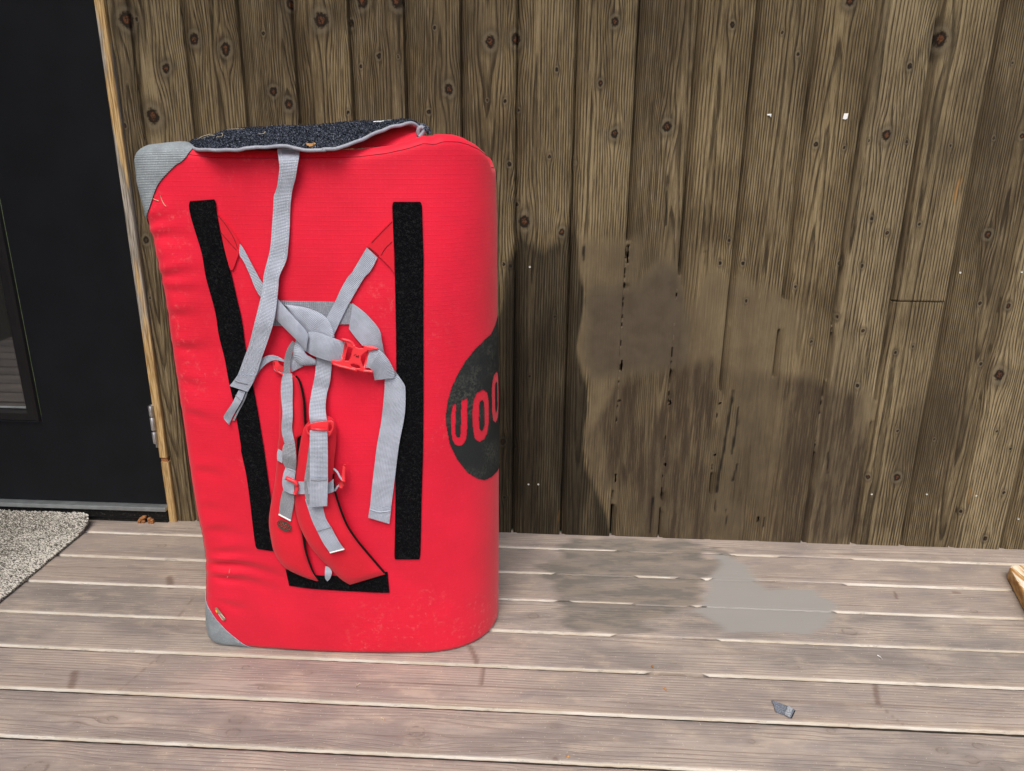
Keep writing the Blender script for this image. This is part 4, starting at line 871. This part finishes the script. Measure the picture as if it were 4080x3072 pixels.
# ---------------------------------------------------------------- side-release buckle
# local frame on the pad: origin and axes from photo points
def bk_pts(cpts, off): return [hit(*C3(*p), off) for p in cpts]
def plate(name, outer, holes, off, th, mat, parent, bev=.0012):
    """moulded plate with openings: grid of small cells cut to the outline"""
    res = 4.2; outer = np.array(outer, float); x0_, y0_ = outer.min(0); x1_, y1_ = outer.max(0)
    xs_ = np.arange(x0_, x1_+res, res); ys_ = np.arange(y0_, y1_+res, res); XX, YY = np.meshgrid(xs_, ys_)
    m_ = inpoly(XX[:-1, :-1]+res/2, YY[:-1, :-1]+res/2, outer)
    for h in holes: m_ &= ~inpoly(XX[:-1, :-1]+res/2, YY[:-1, :-1]+res/2, np.array(h, float))
    nr_, nc_ = XX.shape
    c = hit(*C3(outer[:, 0].mean(), outer[:, 1].mean()), 0)[1]
    sm = np.zeros((nr_, nc_)); cnt = np.zeros((nr_, nc_)); pad_ = np.pad(m_, 1)
    inside = pad_[:-1, :-1] & pad_[1:, :-1] & pad_[:-1, 1:] & pad_[1:, 1:]
    fv = np.zeros((nr_, nc_, 3)); bvv = np.zeros((nr_, nc_, 3))
    for i in range(nr_):
        for j in range(nc_):
            x, y = C3(XX[i, j], YY[i, j]); Yp = c-off-(th if inside[i, j] else th-bev); fv[i, j] = onY(x, y, Yp); bvv[i, j] = onY(x, y, c-off)
    V = np.vstack([fv.reshape(-1, 3), bvv.reshape(-1, 3)]); b = nr_*nc_; f = []
    for i in range(nr_-1):
        for j in range(nc_-1):
            if not m_[i, j]: continue
            a0, a1, a2, a3 = i*nc_+j, i*nc_+j+1, (i+1)*nc_+j+1, (i+1)*nc_+j
            f.append((a0, a3, a2, a1)); f.append((b+a0, b+a1, b+a2, b+a3))
            for (di, dj, e0, e1) in ((-1, 0, a0, a1), (1, 0, a2, a3), (0, 1, a1, a2), (0, -1, a3, a0)):
                ii_, jj_ = i+di, j+dj
                if not (0 <= ii_ < nr_-1 and 0 <= jj_ < nc_-1 and m_[ii_, jj_]): f.append((e0, e1, b+e1, b+e0))
    used = sorted({k for q in f for k in q}); mp = {k: n_ for n_, k in enumerate(used)}
    return build(name, V[used], [tuple(mp[k] for k in q) for q in f], mat, parent, True)
BK = empty('x', ORG, None, None) if False else None
buck = plate('buckle', crom([(1320,592),(1400,605),(1440,620),(1470,660),(1540,655),(1570,665),(1680,690),(1600,712),(1540,745),(1520,800),(1560,880),(1625,905),(1560,912),(1480,895),(1400,875),(1350,870),(1240,825),(1250,800),(1330,800),(1352,760),(1385,660),(1360,625),(1320,592)], 90),
     [[(1398,672),(1440,690),(1422,760),(1405,800),(1368,800),(1378,745)], [(1468,655),(1500,650),(1545,668),(1545,684),(1505,685),(1470,672)], [(1420,838),(1450,832),(1500,850),(1512,872),(1480,872),(1430,860)], [(1520,760),(1590,700),(1575,880),(1545,860),(1522,810)]], .022, .0065, MAT['plastic'], PAD)
buck['label'] = 'red plastic side-release buckle'
MB().tube([tuple(hit(*C3(*q), .020)) for q in [(1385,640),(1362,720),(1340,808)]], .0032, 10).build('buckle_bar', MAT['plastic'], buck, True)
for seq in ([(1335,597),(1420,622),(1455,665)], [(1560,672),(1620,676),(1680,692)], [(1242,822),(1310,850),(1390,870),(1480,893)], [(1540,900),(1590,902),(1630,908)]):
    MB().tube([tuple(hit(*C3(*q), .0275)) for q in crom(seq, 10)], .0028, 8).build('buckle_rail', MAT['plastic'], buck, True)
MB().tube([tuple(hit(*C3(*q), .0295)) for q in [(1450,752),(1470,742),(1480,760),(1500,752),(1500,768),(1470,765)]], .0006, 5).build('buckle_mark', bpy.data.materials['seam_thread'], buck, True)
MB().tube([tuple(hit(*C3(*q), .023)) for q in [(1590,720),(1575,790),(1555,868)]], .0030, 10).build('buckle_bar', MAT['plastic'], buck, True)
R('webbing_loop', M_(C3, [(1556,868),(1600,872),(1628,905),(1640,945),(1650,988)]), M_(C3, [(1592,690),(1690,700),(1775,785),(1836,905),(1832,968)]), [.022, .026, .022, .016, .012], MAT['web'], n=36, dome=.0015, m=9)

# ---------------------------------------------------------------- shoulder straps
def shoulder(name, L, Rr, off, th, label, binding, nb):
    n, m_ = 90, 13; Lp, Rp = crom(L, n), crom(Rr, n); oo = np.interp(np.linspace(0, 1, n), np.linspace(0, 1, len(off)), off); v = np.zeros((n, m_, 3)); vb = np.zeros((n, m_, 3))
    for i in range(n):
        endf = min(1, min(i, n-1-i)/3+.25)
        for j in range(m_):
            t = j/(m_-1); s_ = 1-abs(2*t-1)**4; q = Lp[i]*(1-t)+Rp[i]*t
            cr = .0016*(fbm(np.array([i*.22]), np.array([j*.35+len(L)]), 3, 3)[0]-.5)*2
            v[i, j] = hit(q[0], q[1], oo[i]+(th*s_+cr*s_)*endf+.001); vb[i, j] = hit(q[0], q[1], oo[i])
    for A_ in (v, vb): A_[1:-1] = (A_[:-2]+2*A_[1:-1]+A_[2:])/4
    V = np.vstack([v.reshape(-1, 3), vb.reshape(-1, 3)]); b = n*m_
    f = [tuple(int(k) for k in q) for q in gridf(n, m_)[:, ::-1]]+[tuple(int(k)+b for k in q) for q in gridf(n, m_)]
    for i in range(n-1): f += [(i*m_, b+i*m_, b+(i+1)*m_, (i+1)*m_), (i*m_+m_-1, (i+1)*m_+m_-1, b+(i+1)*m_+m_-1, b+i*m_+m_-1)]
    for j in range(m_-1): f += [(j, j+1, b+j+1, b+j), ((n-1)*m_+j, b+(n-1)*m_+j, b+(n-1)*m_+j+1, (n-1)*m_+j+1)]
    o = build(name, V, f, MAT['redpad'], PAD); o['label'] = label
    i0_, i1_ = nb
    bd = [tuple(hit(Rp[i][0]+1.5, Rp[i][1], oo[i]+.002)) for i in range(int(i0_*n), int(i1_*n))]
    MB().tube(bd, binding, 6).build('black_binding', MAT['black'], o, True)
    return o, Lp, Rp, oo
sL, *_ = shoulder('shoulder_strap', M_(C3, [(800,925),(765,960),(752,1050),(746,1300),(740,1550)])+M_(C4, [(462,120),(448,350),(428,520),(395,700),(380,850),(400,1000),(430,1120),(520,1245),(660,1320),(800,1368)]),
         M_(C3, [(855,928),(910,960),(945,1030),(975,1180),(985,1350),(990,1500)])+M_(C4, [(640,100),(640,350),(632,600),(650,800),(680,950),(700,1080),(735,1200),(775,1300),(822,1366)]), [.003, .004, .006, .006, .006, .008, .010, .004], .011, 'left red padded shoulder strap, mostly behind the other one', .0022, (.03, .99))
sR, *_ = shoulder('shoulder_strap', M_(C3, [(1090,1345),(1010,1390),(965,1470),(940,1600)])+M_(C4, [(640,250),(620,400),(605,600),(620,760),(660,900),(740,1050),(830,1160),(930,1260),(1010,1345),(1096,1400)]),
         M_(C3, [(1180,1318),(1240,1340),(1278,1400),(1286,1500),(1278,1640)])+M_(C4, [(957,300),(953,400),(950,500),(985,650),(1060,850),(1140,980),(1240,1105),(1330,1210),(1412,1306)]), [.008, .012, .016, .018, .018, .016, .010, .005], .011, 'right red padded shoulder strap, lying in front', .0022, (.36, .99))
# ladder lock of the right strap
lk = plate('ladder_lock', crom([(1040,1395),(1240,1370),(1262,1430),(1240,1490),(1200,1525),(1040,1515),(1000,1480),(998,1425),(1040,1395)], 50), [[(1012,1440),(1040,1420),(1040,1495),(1018,1478)], [(1212,1395),(1232,1395),(1245,1440),(1228,1470),(1212,1470)]], .030, .004, MAT['plastic'], sR)
MB().tube([tuple(hit(*C3(*q), .040)) for q in [(1052,1448),(1120,1456),(1200,1458)]], .0022, 8).build('ladder_bar', MAT['plastic'], lk, True)
# webbing lying on the straps
wr_ = R('webbing_strap', M_(C4, [(742,32),(742,200),(742,440),(742,600),(740,706)]), M_(C4, [(898,36),(902,200),(902,440),(898,600),(894,698)]), [.036, .042, .044, .044, .042], MAT['web'], .0018, sR, 40, m=7)
R('hem', M_(C4, [(741,452),(742,580),(739,709)]), M_(C4, [(904,452),(900,580),(896,702)]), [.0465, .0445], MAT['web'], .002, wr_, 14); stitch(M_(C4, [(752,470),(820,476),(890,470)]), .0495, wr_, MAT['webd'], .0009)
R('webbing_strap', M_(C4, [(738,150),(712,350),(694,470),(698,600),(722,690)]), M_(C4, [(748,150),(760,350),(770,470),(770,600),(770,690)]), [.031, .032], MAT['webd'], .0018, sR, 30)
R('webbing_strap', M_(C4, [(700,640),(725,720),(762,830),(808,928)]), M_(C4, [(850,640),(862,720),(884,810),(930,888)]), [.031, .031], MAT['web'], .0018, sR, 24)
ws = R('webbing_strap', M_(C4, [(806,922),(850,1010),(888,1070),(922,1118)]), M_(C4, [(930,884),(975,970),(1010,1030),(1050,1084)]), [.033, .031], MAT['web'], .0018, sR, 24)
stitch(M_(C4, [(808,924),(870,905),(930,888)]), .0355, ws, MAT['webd'], .0012); stitch(M_(C4, [(922,1116),(985,1100),(1048,1084)]), .034, ws, MAT['white'], .0016)
# webbing of the left strap: a run of tacked sections
R('webbing_strap', M_(C3, [(782,925),(765,1000),(760,1130),(775,1290),(765,1450),(785,1560)])+M_(C4, [(520,148)]), M_(C3, [(865,925),(872,1050),(870,1180),(872,1330),(866,1450),(888,1560)])+M_(C4, [(614,160)]), [.019, .021, .019, .022, .020, .017], MAT['web'], .0018, sL, 50, wave=.003)
R('webbing_strap', M_(C4, [(520,146),(502,190),(500,300),(528,368)]), M_(C4, [(612,156),(622,260),(622,340),(615,392)]), [.019, .024, .018], MAT['webd'], .0018, sL, 24)['label'] = 'shaded section of webbing on the left shoulder strap'  # shade on the sloping webbing painted as a darker webbing
R('webbing_strap', M_(C4, [(528,362),(508,420),(498,500),(512,575)]), M_(C4, [(618,390),(612,440),(606,500),(606,590)]), [.019, .021], MAT['web'], .0018, sL, 24)
we = R('webbing_strap', M_(C4, [(506,560),(488,620),(476,700),(468,775)]), M_(C4, [(606,600),(602,680),(588,760),(575,832)]), [.020, .020], MAT['webd'], .0018, sL, 24); stitch(M_(C4, [(467,775),(520,804),(574,832)]), .0215, we, MAT['white'], .0022)  # darker webbing again, standing in for shade on the slope
stitch(M_(C4, [(522,146),(568,152),(612,162)]), .0205, sL, MAT['webd'], .001); stitch(M_(C4, [(530,364),(572,384),(612,404)]), .0205, sL, MAT['webd'], .0012)
R('keeper_loop', M_(C4, [(462,196),(452,240),(455,300)]), M_(C4, [(506,222),(500,270),(500,325)]), [.018, .018], MAT['web'], .0018, sL, 12)
R('keeper_loop', M_(C4, [(880,1236),(876,1290),(878,1345),(896,1366)]), M_(C4, [(908,1240),(938,1282),(925,1340),(900,1368)]), [.006, .010, .006], MAT['web'], .0018, sL, 14)
# sternum strap across both
ss = R('sternum_strap', M_(C4, [(508,560),(560,590),(600,598)]), M_(C4, [(516,470),(560,480),(608,505)]), [.027, .030], MAT['web'], .0018, PAD, 14)
ss2 = R('sternum_strap', M_(C4, [(628,596),(690,597),(760,590),(850,585),(905,592),(958,574)]), M_(C4, [(630,484),(690,486),(760,486),(850,490),(905,498),(952,462)]), [.030, .032, .032, .030], MAT['web'], .0018, PAD, 34)
hk = MB(); hk.tube([tuple(hit(*C4(*q), .036)) for q in crom([(532,452),(570,470),(615,490),(628,515),(628,560),(612,592)], 16)], .0042, 10)
hk.build('sternum_hook', MAT['plastic'], ss, True)
MB().tube([tuple(hit(*C4(*q), .022)) for q in crom([(952,372),(985,400),(1012,450),(1030,472)], 12)], .0021, 8).tube([tuple(hit(*C4(*q), .022)) for q in crom([(1020,500),(990,530),(965,566)], 10)], .0021, 8).build('elastic_cord', MAT['web'], ss2, True)
MB().tube([tuple(hit(*C4(*q), .020)) for q in [(1050,335),(1048,350),(1042,420),(1036,480)]], [.0022, .0034, .0042, .0046], 10).tube([tuple(hit(*C4(*q), .022)) for q in [(1036,475),(1026,505),(1018,535)]], [.0058, .0068, .0040], 10).build('whistle_clip', MAT['plastic'], ss2, True)
# small oval print on the left strap
def strap_oval():
    c = C4(516, 878); ax = np.array([62, 34])/2.2213; ay = np.array([-20, 40])/2.2213*.92; n_ = 40; v = [hit(c[0], c[1], .0240)]; rings_ = 6
    for r in range(1, rings_+1):
        for k in range(n_):
            t = 2*math.pi*k/n_; q = np.array(c)+ax*math.cos(t)*r/rings_+ay*math.sin(t)*r/rings_; v.append(hit(q[0], q[1], .0240))
    f = [(0, 1+(k+1) % n_, 1+k) for k in range(n_)]
    for r in range(rings_-1): f += [(1+r*n_+k, 1+r*n_+(k+1) % n_, 1+(r+1)*n_+(k+1) % n_, 1+(r+1)*n_+k) for k in range(n_)]
    o = build('printed_emblem', v, f, MAT['print2'], sL)
    lb = MB()
    def S(x, y): return tuple(hit(*(np.array(c)+ax*x+ay*y), .0247))
    for x0_ in (-.72, ):
        lb.tube([S(-.80, -.34), S(-.80, .22), S(-.70, .38), S(-.56, .22), S(-.56, -.34)], .0006, 5)
    for cx_ in (-.28, .14):
        lb.tube([S(cx_+.13*math.cos(t), .40*math.sin(t)) for t in np.linspace(0, 2*math.pi, 12)], .0006, 5)
    lb.tube([S(.46, -.34), S(.46, .25), S(.53, .36), S(.62, .25), S(.62, -.2), S(.62, .25), S(.70, .36), S(.80, .25), S(.80, -.34)], .0006, 5)
    lb.build('lettering', MAT['plastic'], o, True)
MAT['print2'] = mat_flat('worn_brown_print', (.075, .06, .045), .7, .3, var=.35, sc_=300)
strap_oval()

# sewn label on the lower corner patch
def tagpt(x, y, off=.005): return tuple(hit(740+x/6.663, 2350+y/6.664, off))
tg = build('brand_label', [tagpt(765,492), tagpt(825,460), tagpt(1065,775), tagpt(990,832), tagpt(765,492, .0035), tagpt(825,460, .0035), tagpt(1065,775, .0035), tagpt(990,832, .0035)], [(3, 2, 1, 0), (4, 5, 6, 7), (0, 1, 5, 4), (1, 2, 6, 5), (2, 3, 7, 6), (3, 0, 4, 7)], MAT['tag'], cb, False)
ym = [tagpt(808+34*math.cos(t)*.9, 578+52*math.sin(t)*.8, .0056) for t in np.linspace(-2.4, 1.2, 10)]
build('label_moon', ym, [tuple(range(9, -1, -1))], MAT['yellow'], tg, False)
lt = MB()
for k in range(4):
    bx, by = 930+k*28, 640+k*32
    lt.tube([tagpt(bx, by, .0056), tagpt(bx+16, by-6+20, .0056)], .0009, 5)
for k in range(8):
    bx, by = 872+k*13.5, 662+k*19.5
    lt.tube([tagpt(bx, by, .0056), tagpt(bx+12, by-8, .0056)], .0006, 5)
lt.build('lettering', MAT['white'], tg, True)

# ---------------------------------------------------------------- small loose things
def hair(pts, r, name, mat, label, cat, group=None):
    o = MB().tube([tuple(p) for p in pts], r, 6).build(name, mat, None, True); return tag(o, label, cat, group)
def onflap(x, y): # point a little above the flap's front half
    t = (0); return onY(x, y, YF+.03)
def fl(i, j): return top_[int(i), int(j)]+np.array([0, 0, .005])
def near_flap(x, y):
    best = None
    v = ray(x, y); v = v/np.linalg.norm(v); d = top_.reshape(-1, 3)-CAM; pr = d-(d@v)[:, None]*v; k = np.argmin((pr**2).sum(1)); t = (d[k]@v); return CAM+v*(t-.012)
hair([near_flap(*p) for p in M_(C1, [(910,375),(960,345),(1040,320),(1065,325),(1000,350),(960,362)])], .0007, 'straw', MAT['straw'], 'tangle of dry straw on the left end of the carpet flap', 'straw', 'dry straws on the crash pad')
hair([near_flap(*p) for p in M_(C1, [(1040,335),(1100,330),(1155,310),(1160,335),(1100,350)])], .0006, 'straw', MAT['straw'], 'bent straw on the flap just right of the straw tangle', 'straw', 'dry straws on the crash pad')
hair([near_flap(*p) for p in M_(C1, [(1200,275),(1300,270),(1370,268)])], .0006, 'straw', MAT['straw'], 'straight straw along the back edge of the carpet flap', 'straw', 'dry straws on the crash pad')
hair([near_flap(*p) for p in M_(C1, [(1500,318),(1550,312),(1570,295)])], .0006, 'straw', MAT['straw'], 'short straw on the middle of the carpet flap', 'straw', 'dry straws on the crash pad')
hair([hit(*C1(*p), .0012) for p in [(488,910),(492,930),(530,945),(553,955)]], .0006, 'straw', MAT['straw'], 'hooked straw stuck on the red cover below the upper grey corner', 'straw', 'dry straws on the crash pad')
hair([hit(*C1(*p), .0012) for p in [(568,900),(580,940),(605,990),(622,1005)]], .0006, 'straw', MAT['straw'], 'slanting straw on the red cover, nearer the left velcro strip', 'straw', 'dry straws on the crash pad')
hair([hit(900+x/2.2213, 1700+y/2.2213, .0012) for x, y in [(35,1258),(30,1290),(12,1335)]], .0005, 'straw', MAT['straw'], 'thin orange fibre on the red cover left of the bottom velcro', 'fibre')
lf_ = [near_flap(*p) for p in M_(C2, [(48,402),(80,408),(130,400),(140,412),(110,425),(75,432),(52,420)])]
tag(build('dry_leaf', lf_+[p+np.array([0, 0, -.0015]) for p in lf_], [tuple(range(6, -1, -1)), tuple(range(7, 14))]+[(i, (i+1) % 7, (i+1) % 7+7, i+7) for i in range(7)], MAT['leaf'], None, False), 'crumpled brown leaf scrap at the front of the carpet flap', 'leaf')
hair([near_flap(*p) for p in M_(C2, [(690,205),(760,200),(820,192),(850,190)])], .0016, 'lint', MAT['paper'], 'white lint on the back edge of the carpet flap', 'lint')
def flat_wall(name, px, label, cat, mat=MAT['paper']):
    f = [onY(x, y, -.004) for x, y in px]; bk = [p+np.array([0, .0015, 0]) for p in f]; n_ = len(px)
    return tag(build(name, f+bk, [tuple(range(n_-1, -1, -1)), tuple(range(n_, 2*n_))]+[(i, (i+1) % n_, (i+1) % n_+n_, i+n_) for i in range(n_)], mat, None, False), label, cat)
flat_wall('paper_scrap', [(3364,452),(3381,451),(3376,472),(3370,476),(3358,474)], 'white paper scrap on a wall board, the larger one to the right', 'paper scrap')
flat_wall('paper_scrap', [(3057,454),(3074,453),(3072,468),(3068,460),(3058,460)], 'tiny torn white paper corner on a wall board, left of the larger scrap', 'paper scrap')
# cut webbing end on the deck
def sp(x, y, z): return onZ(3000+x/8.33, 2700+y/8.33, z)
def slab(mb, px, z0, z1):
    n_ = len(px); mb.add([sp(x, y, z1) for x, y in px]+[np.array([*sp(x, y, z1)[:2], z0]) for x, y in px], [tuple(range(n_-1, -1, -1)), tuple(range(n_, 2*n_))]+[(i, (i+1) % n_, (i+1) % n_+n_, i+n_) for i in range(n_)])
wsn = empty('webbing_scrap', tuple(sp(1000, 1000, 0)), 'small grey cut end of webbing lying on the deck boards', 'webbing scrap')
mbx = MB(); slab(mbx, [(625,745),(760,790),(1150,935),(1400,1060),(1270,1320),(1060,1215),(745,1105),(690,880)], .0015, .0045)
q = mbx.build('webbing', MAT['webs'] if 'webs' in MAT else mat_flat('scrap_webbing', (.16, .18, .22), .7, .3, var=.75, sc_=420), wsn)
mbx = MB(); slab(mbx, [(1150,935),(1210,945),(1320,1020),(1220,1300),(1060,1205)], .0047, .0072); mbx.build('folded_end', mat_flat('scrap_fold', (.30, .33, .37), .7, .3, var=.5, sc_=300), wsn)
mbx = MB(); slab(mbx, [(1270,1310),(1390,1070),(1408,1085),(1290,1335)], .0047, .0062); slab(mbx, [(1060,1215),(1070,1175),(1150,940),(1135,935)], .0047, .0058); mbx.build('stitching', MAT['black'], wsn)
# debris on the deck
for i, (x, y, L, an_, mt, lab, ct) in enumerate([(2598,2655,.010,2.0,'leaf','tiny brown seed on the deck in front of the worn patch','seed'),(2648,2745,.012,2.2,'leaf','brown seed husk on the deck left of the webbing scrap','seed'),(2262,3015,.006,.2,'leaf','orange crumb on the deck near the bottom edge of the photo','crumb'),(1425,2730,.014,1.2,'straw','pale straw lying on the deck in front of the pad','straw'),(1525,2865,.012,-.7,'straw','thin curved fibre on the deck, front middle','fibre'),(3505,2618,.014,-1.2,'paper','white thread on the deck right of the smooth grey patch','thread')]):
    p = onZ(x, y, .0022); d_ = np.array([math.cos(an_), math.sin(an_), 0])*L*.5
    hair([p-d_, p+np.array([.001, .0008, .0006]), p+d_], .0009 if mt != 'leaf' else [.0008, .0022, .0006], 'debris' if ct not in ('straw', 'seed', 'thread') else ct, MAT[mt], lab, ct)
for o_s in list(COL.objects):
    if o_s.name.startswith('paper_scrap'): o_s['group'] = 'white paper scraps on the wall'
    if o_s.name.startswith('seed'): o_s['group'] = 'seeds fallen on the deck'
# ---------------------------------------------------------------- beam at the right edge
t0 = onZ(4003, 2290, .0); t1_ = onZ(4080, 2440, .0); dr = (t1_-t0); dr[2] = 0; dr /= np.linalg.norm(dr); sd_ = np.array([-dr[1], dr[0], 0])
if sd_[0] < 0: sd_ = -sd_
Lb, Wb, Hb = .62, .062, .036; prof = []
def beam_outline():
    out = []
    for t in np.linspace(math.pi/2, -math.pi/2, 15): out.append((.031-.031*math.cos(t)*1.0, .031-.031*math.sin(t)))
    out = [(a_, b_) for a_, b_ in out]; out += [(Lb, Wb), (Lb, 0)]; return out
ol = beam_outline(); base = t0-dr*.004
bmv = []; n_ = len(ol); layers = [(.0, .003), (.004, 0), (Hb-.006, 0), (Hb-.002, .0015), (Hb, .005)]
cxo = np.array([Lb/2, Wb/2])
for (z, ins) in layers:
    for (a_, b_) in ol:
        q = np.array([a_, b_]); dq = cxo-q; q = q+np.sign(dq)*np.minimum(np.abs(dq), ins); p = base+dr*q[0]+sd_*q[1]; bmv.append((p[0], p[1], z+.0005+.0))
bf = [tuple(range(n_)), tuple(reversed(range((len(layers)-1)*n_, len(layers)*n_)))]
for k in range(len(layers)-1): bf += [(k*n_+i, (k+1)*n_+i, (k+1)*n_+(i+1) % n_, k*n_+(i+1) % n_) for i in range(n_)]
bo = build('wooden_beam', bmv, bf, MAT['pine'], None, False); tag(bo, 'pale wooden beam with a rounded end poking in at the right edge of the deck', 'beam')
